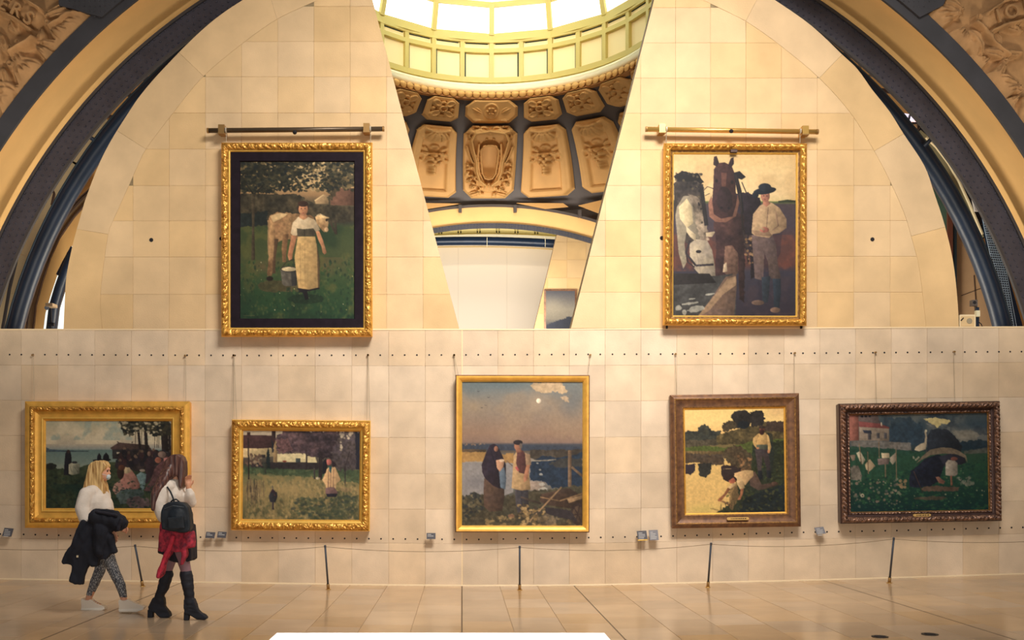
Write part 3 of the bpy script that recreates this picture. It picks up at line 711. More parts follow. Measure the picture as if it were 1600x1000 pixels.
m_ = MB(); pts = [P(x, 385.5+((x-735)/135)**2*4.5, 26.1) for x in range(560, 900, 12)]; m_.tube(pts, .02, 6); m_.build('lower_trim', mat('ochre_trim', (206, 172, 110), .6), tf)
m_ = MB()
for x_ in (761, 852): m_.tube([P(x_, 371, 25.86), P(x_, 386, 25.86)], .008, 5)
m_.build('clip', CREAMW, tf)
fs_ = empty('wall_far_slab', (2.4, 25, 2), 'far limestone slab hung with a dark painting, seen through the opening', None, None, 'structure')
m_ = MB(); m_.prism([(874, 350), (828, 540), (1060, 540), (1060, 340)], 25.01, .4); m_.build('mortar_core', JOINT, fs_)
FARST = mat('far_limestone', (200, 168, 118), .8, var=.12, vscale=2, objvar=.05)
for r in range(7):
    for c in range(8):
        p = [(826+c*30, 350+r*28), (856+c*30, 350+r*28), (856+c*30, 378+r*28), (826+c*30, 378+r*28)]
        p = clip_poly(p, (828, 540), (874, 350))
        if len(p) >= 3: tile('stone_block', p, 25, .012, FARST, fs_, gap=.12, bev=.1)

# ---------------------------------------------------------------- what shows between the slabs and the arch
nl = empty('wall_far_left', (-7, 18, 1), 'ochre plaster vault wall behind the left edge of the slab', None, None, 'structure')
m_ = MB(); m_.prism([(-500, -150), (470, -150), (470, 110), (300, 700), (-500, 700)], 18, .2); m_.build('plaster_back', PLASTER, nl)
def strip(pts, wpx, Y, th, name, m, root):
    m_ = MB(); 
    for i in range(len(pts)-1):
        (ax, ay), (bx, by) = pts[i], pts[i+1]; l = math.hypot(bx-ax, by-ay) or 1; nx, ny = -(by-ay)/l*wpx/2, (bx-ax)/l*wpx/2
        m_.prism([(ax-nx, ay-ny), (bx-nx, by-ny), (bx+nx, by+ny), (ax+nx, ay+ny)], Y, th)
    return m_.build(name, m, root)
PALE = mat('pale_plaster_band', (206, 192, 158), .8); GRY = mat('grey_moulding', (146, 124, 96), .7); DKL = mat('dark_line', (78, 60, 52), .8)
strip([(160, 180), (135, 208), (105, 248), (84, 296), (62, 342), (40, 400), (24, 460), (10, 520)], 44, 17.9, .05, 'pale_vault_band', PALE, nl)
mo = [(156, 290), (135, 309), (110, 336), (87, 369), (72, 402), (60, 438), (50, 475), (45, 520)]
strip(mo, 10, 17.8, .08, 'curved_moulding', GRY, nl); strip([(x-5, y-1) for x, y in mo], 1.6, 17.76, .05, 'moulding_line', DKL, nl); strip([(x+5.5, y+1) for x, y in mo], 1.6, 17.76, .05, 'moulding_line', DKL, nl)
strip([(x-9, y-2) for x, y in mo], 1.2, 17.76, .05, 'moulding_line', DKL, nl)
strip([(26, 400), (14, 450), (2, 520)], 3.5, 17.7, .05, 'moulding_line', STEELD, nl)
strip([(152, 177), (178, 183)], 5, 17.7, .06, 'cross_rib', DKL, nl); strip([(182, 140), (208, 150)], 6, 17.7, .06, 'cross_rib', DKL, nl); strip([(229, 96), (226, 126)], 6, 17.7, .06, 'cross_rib', DKL, nl)
strip([(120, 236), (104, 254), (92, 272)], 2, 17.7, .05, 'cable', DKL, nl); strip([(76, 286), (84, 302), (80, 320)], 2.6, 17.7, .05, 'cable', DKL, nl)
m_ = MB(); m_.prism([(176, 150), (210, 118), (224, 100), (224, 128), (206, 142), (190, 152)], 17.75, .08); m_.build('niche_panel', RELIEF, nl)
m_ = MB(); m_.prism([(236, 92), (262, 72), (320, 38), (372, 4), (420, -20), (420, 30), (330, 80), (236, 118)], 17.75, .08); m_.build('niche_panel', mat('rose_plaster', (176, 136, 96), .8), nl)
strip([(243, 104), (280, 86), (310, 60)], 1.5, 17.7, .05, 'moulding_line', DKL, nl)
h = HF(275, 5, 380, 75, 1.5)
for i in range(16): h.leaf(284+i*5.6+random.uniform(-3, 3), 64-i*3.7+random.uniform(-4, 4), 14, 5, random.uniform(0, 360), .1, base=.02); h.bump(286+i*5.6, 60-i*3.6, 3, 3, 0, .13)
h.mesh('carved_garland', lambda x, y, z: P(x, y, 17.76)+Vector((0, -z, 0)), RELIEF, nl, h.H > 0)
# window strip beyond the slab foot and its navy tube
wl = empty('window_1', (P(85, 515, 17.6).x, 17.6, 3), 'bright curved window strip beside the foot of the left slab', None, None, 'structure')
m_ = MB(); m_.prism([(113, 384), (100, 408), (89, 432), (79, 462), (71, 490), (66, 530), (108, 530), (112, 450)], 17.6, .05); m_.build('pane', WINGL, wl)
m_ = MB(); m_.tube([P(113, 398, 17.3), P(104, 422, 17.3), P(94, 450, 17.3), P(85, 480, 17.3), P(79, 530, 17.3)], .095, 10); m_.build('navy_tube', NAVY, wl, True)
strip([(113, 386), (101, 408), (90, 430)], 6, 17.5, .05, 'dark_frame', NAVY, wl)
cam_ = empty('security_camera', tuple(P(79, 515, 15.6)), 'small grey security camera on a stand at the foot of the left slab', 'camera')
m_ = MB(); a = P(80, 478, 15.6); m_.box((a.x-.05, 15.5, a.z-.02), (a.x+.06, 15.7, a.z+.03)); o = m_.build('housing', mat('camera_grey', (150, 132, 110), .5), cam_)
m_ = MB(); m_.tube([P(73, 481, 15.55), P(73.2, 481, 15.65)], .035, 12); m_.build('lens', NAVY, cam_)
m_ = MB(); m_.tube([P(80, 482, 15.62), P(80, 520, 15.62)], .018, 8); m_.tube([P(76, 507, 15.62), P(85, 507, 15.62)], .03, 6); m_.build('stand', BLACK, cam_)

nr = empty('wall_far_right', (8, 18, 1), 'stone and plaster vault wall behind the right edge of the slab', None, None, 'structure')
m_ = MB(); m_.prism([(1130, -150), (2100, -150), (2100, 700), (1300, 700), (1130, 110)], 18, .2); m_.build('plaster_back', PLASTER, nr)
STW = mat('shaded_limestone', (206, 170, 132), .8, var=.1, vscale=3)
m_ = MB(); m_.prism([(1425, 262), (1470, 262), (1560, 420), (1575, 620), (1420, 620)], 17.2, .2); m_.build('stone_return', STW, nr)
strip([(1528, 350), (1508, 372)], 1, 17.19, .02, 'stone_joint', DKL, nr); strip([(1502, 462), (1545, 446)], 1, 17.19, .02, 'stone_joint', DKL, nr); strip([(1522, 430), (1528, 515)], 1, 17.19, .02, 'stone_joint', DKL, nr); strip([(1496, 340), (1520, 390), (1532, 430)], 1, 17.19, .02, 'stone_joint', DKL, nr)
m_ = MB(); strip([(1318, 83), (1345, 92)], 4, 17.7, .05, 'cross_rib', DKL, nr); strip([(1350, 118), (1385, 117)], 3, 17.7, .05, 'cross_rib', GRY, nr); strip([(1368, 140), (1408, 143)], 6, 17.7, .05, 'cross_rib', DKL, nr)
strip([(1342, 90), (1346, 112)], 2, 17.7, .05, 'cross_rib', GRY, nr); strip([(1264, 42), (1300, 66)], 3, 17.7, .04, 'cross_rib', DKL, nr)
wr = empty('window_2', (P(1430, 190, 17.5).x, 17.5, 5), 'small bright window with dark bars beside the right riveted arch', None, None, 'structure')
m_ = MB(); m_.prism([(1408, 176), (1440, 182), (1436, 192), (1424, 190)], 17.55, .05); m_.build('pane', mat('lilac_glass', (240, 232, 250), .3, emit=((240, 230, 252), 1.1)), wr)
m_ = MB(); m_.prism([(1424, 189), (1440, 185), (1465, 215), (1440, 208)], 17.55, .05); m_.build('peach_panel', mat('peach_panel', (232, 190, 150), .6), wr)
for q in ([(1423, 178), (1420, 190)], [(1439, 182), (1437, 205)], [(1426, 192), (1437, 191)], [(1440, 203), (1450, 197)]): strip(q, 1.8 if q[0][0] != 1439 else 5, 17.4, .06, 'bar', NAVY, wr)
# curved white rim and dark soffit behind the tube
strip([(1436, 203), (1455, 212), (1470, 232), (1486, 262), (1502, 292), (1516, 322), (1530, 352), (1538, 372)], 16, 17.3, .05, 'dark_soffit', NAVY, wr)
strip([(1436, 206), (1450, 218), (1466, 240), (1484, 268), (1499, 296), (1512, 325), (1524, 352), (1534, 372)], 8, 17.2, .05, 'pale_soffit', mat('sage_soffit', (176, 172, 140), .6), wr)
strip([(1448, 214), (1464, 229), (1483, 254), (1500, 284), (1514, 314), (1527, 344), (1536, 366)], 2.2, 17.1, .05, 'white_rim', CREAMW, wr)
m_ = MB(); m_.prism([(1519, 308), (1530, 318), (1536, 330), (1524, 330)], 17.05, .04); m_.build('bright_corner', mat('pale_grey', (220, 220, 224), .5), wr)
# metal lattice
la = empty('lattice_screen', tuple(P(1570, 515, 16.2)), 'pale blue metal lattice screen between navy tube and riveted arch', 'screen')
m_ = MB(); m_.prism([(1530, 310), (1545, 322), (1604, 530), (1566, 530)], 16.5, .03); m_.build('dark_backing', NAVY, la)
LAT = mat('pale_blue_lattice', (150, 172, 196), .5)
for k in range(7):
    m_ = MB(); m_.tube([P(1530+k*2.6, 318+k*1, 16.2), P(1552+k*3.3, 420, 16.2), P(1568+k*4, 530, 16.2)], .0065, 4); m_.build('bar', LAT, la)
m_ = MB()
for k in range(56):
    y = 322+k*3.7; x = float(np.interp(y, [318, 420, 530], [1530, 1552, 1568])); m_.tube([P(x, y, 16.19), P(x+20, y+1.5, 16.19)], .0075, 4)
m_.build('cross_bars', LAT, la, kind='stuff')
gp = empty('green_painting', tuple(P(1468, 520, 16.6)), 'tall teal canvas in brown frame, partly hidden behind the right slab', 'painting')
m_ = MB(); m_.pbox(1380, 292, 1481, 720, 17.12, .05); m_.build('canvas', mat('teal_canvas', (82, 112, 100), .6, var=.2, vscale=3), gp)
m_ = MB(); m_.pbox(1376, 286, 1488, 292, 17.08, .11); m_.pbox(1481, 286, 1489, 720, 17.08, .11); m_.build('frame', mat('red_brown_frame', (110, 66, 52), .5), gp)
m_ = MB(); m_.pbox(1489, 330, 1495, 700, 17.1, .1); m_.build('stretcher_side', mat('navy_grey', (34, 48, 58), .6), gp)
# loudspeaker and camera post on the wall top
zt = P(1500, 511.5, D).z+.012
sp = empty('loudspeaker', (P(1511, 512, D+.12).x, D+.12, zt), 'small cream loudspeaker box standing on the wall ledge at right', 'loudspeaker')
def rbox(px0, py0, px1, py1, Y, th, r, name, m, root):
    pts = []
    for cx_, cy_, a0 in ((px1-r, py0+r, 0), (px0+r, py0+r, 90), (px0+r, py1-r, 180), (px1-r, py1-r, 270)):
        for k in range(5): a = math.radians(a0+90*k/4); pts.append((cx_+r*math.cos(a), cy_-r*math.sin(a)))
    m_ = MB(); m_.prism(pts, Y, th); return m_.build(name, m, root)
rbox(1499.3, 491.5, 1524.5, 511.5, D+.06, .16, 2, 'cabinet', mat('cream_plastic', (242, 222, 184), .5), sp)
m_ = MB(); rbox(1501.5, 494, 1522.5, 509.5, D+.055, .01, 1.5, 'front_face', mat('beige_front', (224, 196, 150), .5), sp)
m_ = MB(); c = P(1515, 501.5, D+.05); m_.tube([c, c+Vector((0, .01, 0))], 4.4*SX, 16); m_.build('grille', mat('grille_grey', (160, 150, 128), .6), sp)
m_ = MB(); m_.tube([P(1501.5, 501, D+.05), P(1505.5, 496.5, D+.05)], .007, 6); m_.build('vent_slot', BLACK, sp)
cp = empty('camera_post', (P(1527, 512, D+.15).x, D+.15, zt), 'dark post with small camera and white box beside the cream loudspeaker', 'camera')
m_ = MB(); m_.pbox(1525, 480, 1530, 511.5, D+.13, .04); m_.build('post', NAVY, cp)
m_ = MB(); m_.pbox(1519.5, 468.5, 1527.5, 477.5, D+.1, .08); m_.pbox(1524, 476, 1527, 481, D+.13, .03); m_.build('camera_head', mat('camera_dark_grey', (96, 88, 84), .5), cp)
m_ = MB(); c = P(1523.3, 472.5, D+.09); m_.tube([c, c+Vector((0, .02, 0))], .022, 12); m_.build('lens', BLACK, cp)
m_ = MB(); m_.pbox(1525.5, 485, 1531.5, 494.5, D+.08, .05); m_.build('junction_box', mat('pale_box', (226, 220, 190), .5), cp)
m_ = MB(); m_.tube([P(1529, 503, D+.1), P(1533, 506, D+.1), P(1535.5, 511.5, D+.1)], .006, 6); m_.build('cable', BLACK, cp)
# ---------------------------------------------------------------- painter: pictures as coloured fine grids
def fbm(shape, cells, seed, oct_=3):
    r = np.random.default_rng(seed); out = np.zeros(shape); amp = 1; tot = 0
    for o in range(oct_):
        c = cells*2**o; gx = max(2, int(c*shape[1]/max(shape))+2); gy = max(2, int(c*shape[0]/max(shape))+2)
        g = r.random((gy, gx)); yy = np.linspace(0, gy-1.001, shape[0]); xx = np.linspace(0, gx-1.001, shape[1])
        y0 = yy.astype(int); x0 = xx.astype(int); fy = (yy-y0)[:, None]; fx = (xx-x0)[None, :]; fy = fy*fy*(3-2*fy); fx = fx*fx*(3-2*fx)
        v = (g[y0][:, x0]*(1-fx)+g[y0][:, x0+1]*fx)*(1-fy)+(g[y0+1][:, x0]*(1-fx)+g[y0+1][:, x0+1]*fx)*fy
        out += v*amp; tot += amp; amp *= .55
    return out/tot
class Pic:
    "coordinates are those of an enlarged view: k view px = one cell"
    def __init__(s, x0, y0, x1, y1, k, seed=1):
        s.x0, s.y0, s.x1, s.y1, s.k = x0, y0, x1, y1, k/2; s.w = int((x1-x0)/s.k); s.h = int((y1-y0)/s.k); s.w -= s.w % 2; s.h -= s.h % 2
        s.X, s.Y = np.meshgrid(x0+(np.arange(s.w)+.5)*(x1-x0)/s.w, y0+(np.arange(s.h)+.5)*(y1-y0)/s.h); s.C = np.zeros((s.h, s.w, 3)); s.r = np.random.default_rng(seed); s.seed = seed
        s.n1 = fbm((s.h, s.w), 14, seed+1, 4); s.n2 = fbm((s.h, s.w), 60, seed+2, 2); s.n3 = fbm((s.h, s.w), 5, seed+3, 3)
    def fill(s, stops):
        ys = [a for a, _ in stops]
        for c in range(3): s.C[..., c] = np.interp(s.Y, ys, [q[c] for _, q in stops])
    def put(s, m, col, a=1.0, tex=.12, col2=None, n=None):
        if not m.any(): return
        n = s.n1 if n is None else n; t = (n[m]-.5)*2; c = np.array(col, float)[None, :]*np.ones((t.size, 1))
        if col2 is not None: w = np.clip(.5+t*.8, 0, 1)[:, None]; c = c*(1-w)+np.array(col2, float)[None, :]*w
        c = c*(1+tex*(t[:, None]+(s.n2[m][:, None]-.5)*1.5)); s.C[m] = s.C[m]*(1-a)+c*a
    def bb(s, a, b, c, d):
        i0 = max(0, int((b-s.y0)/s.k)-2); i1 = min(s.h, int((d-s.y0)/s.k)+3); j0 = max(0, int((a-s.x0)/s.k)-2); j1 = min(s.w, int((c-s.x0)/s.k)+3)
        return i0, max(i0, i1), j0, max(j0, j1)
    def pmask(s, pts, wob=0):
        m = np.zeros((s.h, s.w), bool); xs = [p[0] for p in pts]; ys = [p[1] for p in pts]; i0, i1, j0, j1 = s.bb(min(xs)-wob*2, min(ys)-wob*2, max(xs)+wob*2, max(ys)+wob*2)
        if i1 <= i0 or j1 <= j0: return m
        X = s.X[i0:i1, j0:j1]; Y = s.Y[i0:i1, j0:j1]
        if wob: X = X+(s.n2[i0:i1, j0:j1]-.5)*4*wob; Y = Y+(s.n2[::-1][i0:i1, j0:j1]-.5)*4*wob
        ins = np.zeros(X.shape, bool); n = len(pts)
        for i in range(n):
            (xa, ya), (xb, yb) = pts[i], pts[(i+1) % n]
            if ya == yb: continue
            ins ^= ((ya > Y) != (yb > Y)) & (X < (xb-xa)*(Y-ya)/(yb-ya)+xa)
        m[i0:i1, j0:j1] = ins; return m
    def shade(s, m, x0, y0, x1, y1):
        if x1-x0 < 9 or x1-x0 > 260 or not m.any(): return
        u = np.clip((s.X[m]-x0)/(x1-x0), 0, 1); v = np.clip((s.Y[m]-y0)/max(1, y1-y0), 0, 1)
        s.C[m] *= (1.13-.34*u**1.4-.10*v)[:, None]*np.array([1.02, 1.0, .99+0*1])[None, :]
    def poly(s, pts, col, a=1., tex=.12, col2=None, wob=0):
        m = s.pmask(pts, wob); s.put(m, col, a, tex, col2); xs = [p[0] for p in pts]; ys = [p[1] for p in pts]
        if a >= .9 and wob <= 2: s.shade(m, min(xs), min(ys), max(xs), max(ys))
    def ell(s, cx, cy, rx, ry, col, a=1., tex=.12, rot=0, col2=None, wob=0):
        t = math.radians(rot); R = max(rx, ry)*1.3; i0, i1, j0, j1 = s.bb(cx-R, cy-R, cx+R, cy+R)
        if i1 <= i0 or j1 <= j0: return
        m = np.zeros((s.h, s.w), bool); dx = s.X[i0:i1, j0:j1]-cx; dy = s.Y[i0:i1, j0:j1]-cy; u = (dx*math.cos(t)+dy*math.sin(t))/rx; v = (-dx*math.sin(t)+dy*math.cos(t))/ry
        m[i0:i1, j0:j1] = u*u+v*v < 1+(s.n2[i0:i1, j0:j1]-.5)*wob*2; s.put(m, col, a, tex, col2)
        if min(rx, ry) > 8 and a > .9 and not wob: s.shade(m, cx-rx, cy-ry, cx+rx, cy+ry)
    def soft(s, cx, cy, rx, ry, col, a=1.):
        q = ((s.X-cx)/rx)**2+((s.Y-cy)/ry)**2; w = (np.exp(-q*1.5)*a)[..., None]; s.C = s.C*(1-w)+np.array(col, float)*w
    def line(s, pts, w_, col, a=1.):
        for (ax, ay), (bx, by) in zip(pts[:-1], pts[1:]):
            l = math.hypot(bx-ax, by-ay) or 1; nx, ny = -(by-ay)/l*w_/2, (bx-ax)/l*w_/2; s.poly([(ax-nx, ay-ny), (bx-nx, by-ny), (bx+nx, by+ny), (ax+nx, ay+ny)], col, a)
    def dabs(s, pts, n, size, cols, a=.9, elong=1., rot=0, rj=40):
        xs = [p[0] for p in pts]; ys = [p[1] for p in pts]; m = s.pmask(pts)
        for _ in range(n):
            x = s.r.uniform(min(xs), max(xs)); y = s.r.uniform(min(ys), max(ys)); i = int((y-s.y0)/s.k); j = int((x-s.x0)/s.k)
            if not (0 <= i < s.h and 0 <= j < s.w) or not m[i, j]: continue
            z = size*s.r.uniform(.5, 1.3); s.ell(x, y, z*elong, z, cols[int(s.r.integers(len(cols)))], a, .15, rot+s.r.uniform(-rj, rj))
    def noise_mix(s, m, col, amt, thr=.5, n=None):
        n = s.n1 if n is None else n; w = (np.clip((n-thr)*6, 0, 1)*amt)[..., None]*m[..., None]; s.C = s.C*(1-w)+np.array(col, float)*w
    def out(s):
        c = s.C*(1+(s.n2[..., None]-.5)*.10)*(1+(s.r.random(s.C.shape[:2])[..., None]-.5)*.10)
        g = np.pad(c, ((1, 1), (1, 1), (0, 0)), 'edge'); c = .4*c+.15*(g[:-2, 1:-1]+g[2:, 1:-1]+g[1:-1, :-2]+g[1:-1, 2:])
        l = c.mean(-1, keepdims=True); c = l+(c-l)*.90; c = np.where(l < 110, c*(.80+.20*l/110), c)
        c = c.reshape(s.h//2, 2, s.w//2, 2, 3).mean((1, 3)); return np.clip(c, 0, 255)

def pic_milk():
    p = Pic(150, 205, 650, 887, 2.3, 11); full = np.ones((p.h, p.w), bool)
    p.fill([(205, (206, 178, 128)), (300, (196, 160, 108)), (350, (150, 116, 78)), (380, (96, 84, 62)), (470, (58, 60, 48)), (490, (62, 78, 46)), (640, (74, 84, 50)), (760, (48, 78, 46)), (887, (34, 70, 46))])
    g = p.Y > 480; p.noise_mix(g, (92, 94, 50), .7, .5); p.noise_mix(g, (34, 58, 40), .6, .55, p.n3); p.noise_mix(g & (p.Y > 620) & (p.Y < 770), (122, 92, 60), .6, .5, p.n3)
    p.poly([(545, 320), (650, 320), (650, 395), (545, 395)], (112, 80, 64)); p.poly([(476, 375), (515, 348), (538, 352), (536, 388), (480, 388)], (160, 134, 96)); p.line([(476, 375), (515, 349)], 5, (214, 184, 132)); p.line([(540, 350), (540, 390)], 3, (60, 50, 42))
    p.poly([(150, 345), (400, 345), (480, 392), (650, 400), (650, 465), (150, 488)], (56, 54, 44), tex=.3, wob=3, col2=(76, 66, 48))
    p.poly([(150, 430), (270, 420), (270, 480), (150, 488)], (36, 44, 42), wob=3, tex=.2)
    # leafy crowns against the sky
    dk = [(38, 42, 36), (50, 52, 40), (62, 60, 44), (34, 40, 40)]
    p.poly([(150, 205), (440, 205), (455, 240), (420, 260), (380, 300), (330, 320), (280, 335), (215, 345), (150, 330)], (46, 48, 40), tex=.35, wob=9, col2=(66, 62, 44))
    p.poly([(440, 205), (650, 205), (650, 320), (590, 322), (540, 380), (525, 320), (500, 260), (450, 235)], (96, 84, 58), .85, .35, wob=8, col2=(58, 56, 42))
    p.dabs([(150, 205), (650, 205), (650, 330), (150, 345)], 420, 6, dk+[(118, 100, 66)], .9, 1.6); p.dabs([(260, 215), (600, 215), (560, 330), (350, 330)], 60, 4, [(206, 174, 120), (180, 150, 104)], .75, 1.6, 20, 80)
    p.dabs([(400, 210), (520, 210), (500, 330), (410, 330)], 40, 6, [(206, 174, 120)], .6, 1.3)
    p.dabs([(150, 205), (650, 205), (650, 330), (150, 345)], 260, 5, dk, .8, 1.5)
    p.poly([(199, 340), (217, 340), (213, 480), (216, 632), (199, 632), (203, 480)], (74, 66, 50), tex=.2); p.line([(208, 345), (175, 300)], 6, (44, 44, 38)); p.line([(212, 345), (250, 310)], 6, (44, 44, 38)); p.line([(545, 470), (570, 520), (565, 460)], 10, (62, 54, 44))
    gr = [(150, 640), (650, 620), (650, 887), (150, 887)]; p.dabs(gr, 500, 4, [(40, 74, 44), (62, 88, 50), (30, 56, 42), (84, 96, 54)], .6, 1.8, 90, 30); p.dabs(gr, 26, 2.4, [(176, 164, 96), (200, 180, 140)], .8)
    # cow
    cw = (176, 138, 92); cs = (124, 92, 62); cl = (214, 182, 128)
    p.poly([(272, 470), (280, 440), (310, 424), (360, 428), (410, 432), (455, 436), (475, 450), (470, 500), (400, 540), (345, 545), (300, 560), (275, 530)], cw, tex=.25, wob=2, col2=cs)
    p.poly([(270, 460), (296, 455), (304, 520), (300, 610), (290, 700), (268, 700), (276, 610)], cs, tex=.2, wob=1, col2=cw); p.poly([(300, 540), (318, 540), (306, 620), (304, 690), (292, 690)], (92, 70, 50)); p.poly([(338, 520), (362, 520), (352, 600), (350, 640), (336, 640), (332, 580)], cs)
    p.ell(280, 712, 15, 10, (44, 36, 30)); p.poly([(282, 442), (320, 428), (360, 432), (330, 452), (296, 468)], cl, .8); p.line([(276, 460), (273, 560), (276, 610)], 6, (150, 118, 80))
    p.poly([(478, 444), (505, 434), (528, 444), (536, 470), (532, 505), (518, 512), (500, 495), (484, 470)], cw, tex=.2, col2=cl); p.ell(527, 500, 9, 10, (206, 168, 124)); p.poly([(505, 440), (540, 446), (538, 452), (512, 452)], cl); p.ell(528, 458, 5, 6, (50, 40, 34)); p.line([(484, 440), (500, 432), (515, 440)], 4, (190, 170, 130))
    # bucket
    p.ell(300, 745, 70, 26, (84, 70, 46), .7, .2, wob=.4); p.ell(440, 800, 80, 22, (30, 50, 36), .7, .2, wob=.4)
    p.poly([(327, 672), (400, 672), (398, 735), (385, 745), (345, 744), (334, 735)], (96, 92, 82), tex=.2); p.poly([(372, 676), (400, 676), (397, 742), (376, 744)], (58, 58, 56)); p.ell(364, 671, 37, 13, (62, 60, 56)); p.ell(364, 671, 32, 9.5, (206, 188, 144))
    p.line([(330, 668), (352, 640), (378, 630), (398, 665)], 3, (60, 54, 46))
    # milkmaid
    p.poly([(410, 740), (440, 748), (450, 800), (436, 806), (424, 772), (408, 770)], (30, 30, 36)); sk = (196, 140, 98)
    p.poly([(402, 530), (478, 530), (490, 600), (497, 690), (496, 752), (450, 762), (404, 756), (396, 690), (388, 620)], (200, 168, 108), tex=.14, col2=(180, 146, 92)); 
    for x in (412, 432, 470, 484): p.line([(x, 560), (x+3, 750)], 3, (164, 130, 84), .7)
    p.line([(402, 756), (450, 763), (497, 753)], 7, (40, 34, 40)); p.poly([(486, 560), (500, 640), (498, 752), (490, 752)], (70, 56, 40), .7)
    p.poly([(386, 480), (402, 462), (470, 462), (484, 490), (476, 528), (402, 530)], (88, 82, 66), tex=.15); p.line([(430, 486), (432, 528)], 3, (54, 50, 44))
    p.poly([(371, 515), (380, 470), (405, 444), (424, 450), (446, 444), (478, 458), (500, 500), (482, 512), (470, 494), (428, 498), (398, 494), (400, 524), (384, 528)], (214, 194, 156), tex=.08, col2=(180, 156, 118))
    p.poly([(376, 524), (398, 527), (392, 560), (380, 600), (378, 626), (364, 634), (358, 612), (366, 570)], sk, tex=.1, col2=(160, 104, 72)); p.poly([(480, 508), (496, 506), (512, 545), (522, 578), (528, 600), (518, 608), (510, 598), (506, 574), (492, 545)], sk, tex=.1, col2=(166, 110, 76))
    p.poly([(414, 430), (438, 430), (446, 448), (428, 458), (408, 448)], sk); p.ell(426, 412, 20, 27, (206, 152, 108), col2=(180, 122, 86)); p.ell(425, 388, 22, 13, (66, 46, 38)); p.line([(404, 396), (402, 416)], 5, (66, 46, 38)); p.line([(447, 392), (450, 414)], 4, (66, 46, 38))
    p.ell(418, 409, 3.4, 2, (60, 40, 36)); p.ell(434, 409, 3.4, 2, (60, 40, 36)); p.ell(426, 428, 5, 2, (150, 70, 60)); p.poly([(414, 426), (436, 430), (432, 442), (414, 438)], (150, 100, 72), .5)
    p.soft(170, 800, 60, 120, (30, 50, 40), .35); p.line([(165, 872), (215, 872)], 3, (120, 110, 70), .5); return p.out()
def pic_horse():
    p = Pic(140, 168, 678, 875, 2.3, 21)
    p.fill([(168, (206, 172, 116)), (240, (212, 182, 128)), (340, (214, 186, 136)), (372, (196, 172, 120)), (376, (88, 104, 56)), (388, (70, 60, 66)), (480, (66, 58, 70)), (560, (84, 56, 54)), (650, (88, 54, 50)), (680, (54, 52, 66)), (875, (48, 42, 54))])
    p.noise_mix(p.Y < 370, (184, 152, 104), .5, .5, p.n3); p.noise_mix((p.Y > 520) & (p.Y < 680), (110, 62, 52), .6, .45, p.n1); p.noise_mix(p.Y > 700, (66, 54, 62), .6, .5)
    p.poly([(600, 372), (640, 366), (678, 370), (678, 378), (600, 380)], (52, 62, 44))
    # white horse
    p.poly([(140, 300), (180, 265), (240, 270), (270, 310), (275, 380), (290, 480), (275, 540), (200, 560), (170, 520), (148, 440)], (52, 48, 52), tex=.3, wob=3, col2=(80, 70, 60))
    p.poly([(150, 440), (156, 400), (185, 352), (215, 350), (240, 385), (262, 440), (270, 520), (262, 560), (230, 520), (200, 505), (190, 560), (200, 640), (185, 670), (165, 600)], (150, 142, 120), tex=.15, col2=(112, 106, 94))
    p.poly([(165, 400), (200, 362), (222, 400), (228, 470), (200, 490), (170, 450)], (206, 190, 148), tex=.1)
    p.poly([(205, 340), (245, 350), (275, 420), (290, 500), (300, 545), (262, 545), (240, 470), (222, 390)], (104, 92, 82), .9, .35, wob=3, col2=(140, 124, 104))
    p.poly([(212, 560), (240, 540), (290, 545), (312, 590), (322, 650), (328, 700), (312, 738), (280, 735), (262, 700), (235, 670), (214, 620)], (172, 160, 134), tex=.12, col2=(130, 122, 112)); p.poly([(197, 482), (215, 500), (240, 520), (240, 550), (215, 530), (200, 510)], (186, 172, 140)); p.poly([(283, 512), (327, 505), (310, 530), (285, 528)], (176, 160, 130))
    p.ell(252, 594, 12, 7, (40, 36, 40)); p.ell(300, 722, 16, 14, (96, 84, 84)); p.line([(215, 545), (196, 600), (240, 655), (318, 650)], 9, (54, 50, 58)); p.line([(196, 590), (205, 640), (235, 662)], 5, (50, 46, 54)); p.line([(244, 600), (262, 690)], 3, (120, 110, 100), .6)
    p.poly([(142, 266), (175, 242), (215, 250), (250, 252), (275, 292), (262, 300), (240, 285), (200, 290), (160, 286)], (28, 28, 34), wob=2); p.dabs([(150, 250), (265, 250), (275, 340), (285, 480), (262, 480), (240, 330), (150, 300)], 120, 5, [(30, 30, 36), (58, 52, 48), (90, 80, 62)], .9); p.line([(262, 300), (275, 400), (286, 480)], 18, (34, 32, 38), .85)
    # brown horse
    b1 = (78, 48, 46); b2 = (52, 36, 42)
    p.poly([(400, 340), (470, 335), (520, 360), (530, 440), (500, 560), (505, 700), (480, 715), (478, 600), (440, 560), (420, 420)], (40, 34, 44), tex=.2, wob=2); p.poly([(318, 470), (330, 560), (325, 700), (368, 705), (385, 600), (398, 565), (424, 600), (430, 800), (452, 815), (455, 560), (450, 440), (400, 400), (330, 430)], b2, tex=.2, wob=2, col2=(70, 48, 46))
    p.poly([(318, 235), (335, 208), (365, 204), (396, 220), (412, 260), (414, 330), (420, 400), (410, 440), (360, 455), (320, 450), (310, 380), (316, 300)], b1, tex=.22, col2=b2)
    p.poly([(294, 380), (308, 350), (318, 430), (350, 450), (400, 440), (415, 390), (424, 330), (430, 380), (415, 440), (370, 466), (325, 464), (298, 440)], (122, 84, 70), tex=.15); p.poly([(315, 215), (318, 180), (330, 176), (340, 205), (332, 224)], b2); p.poly([(380, 216), (392, 186), (404, 182), (406, 210), (392, 230)], b2)
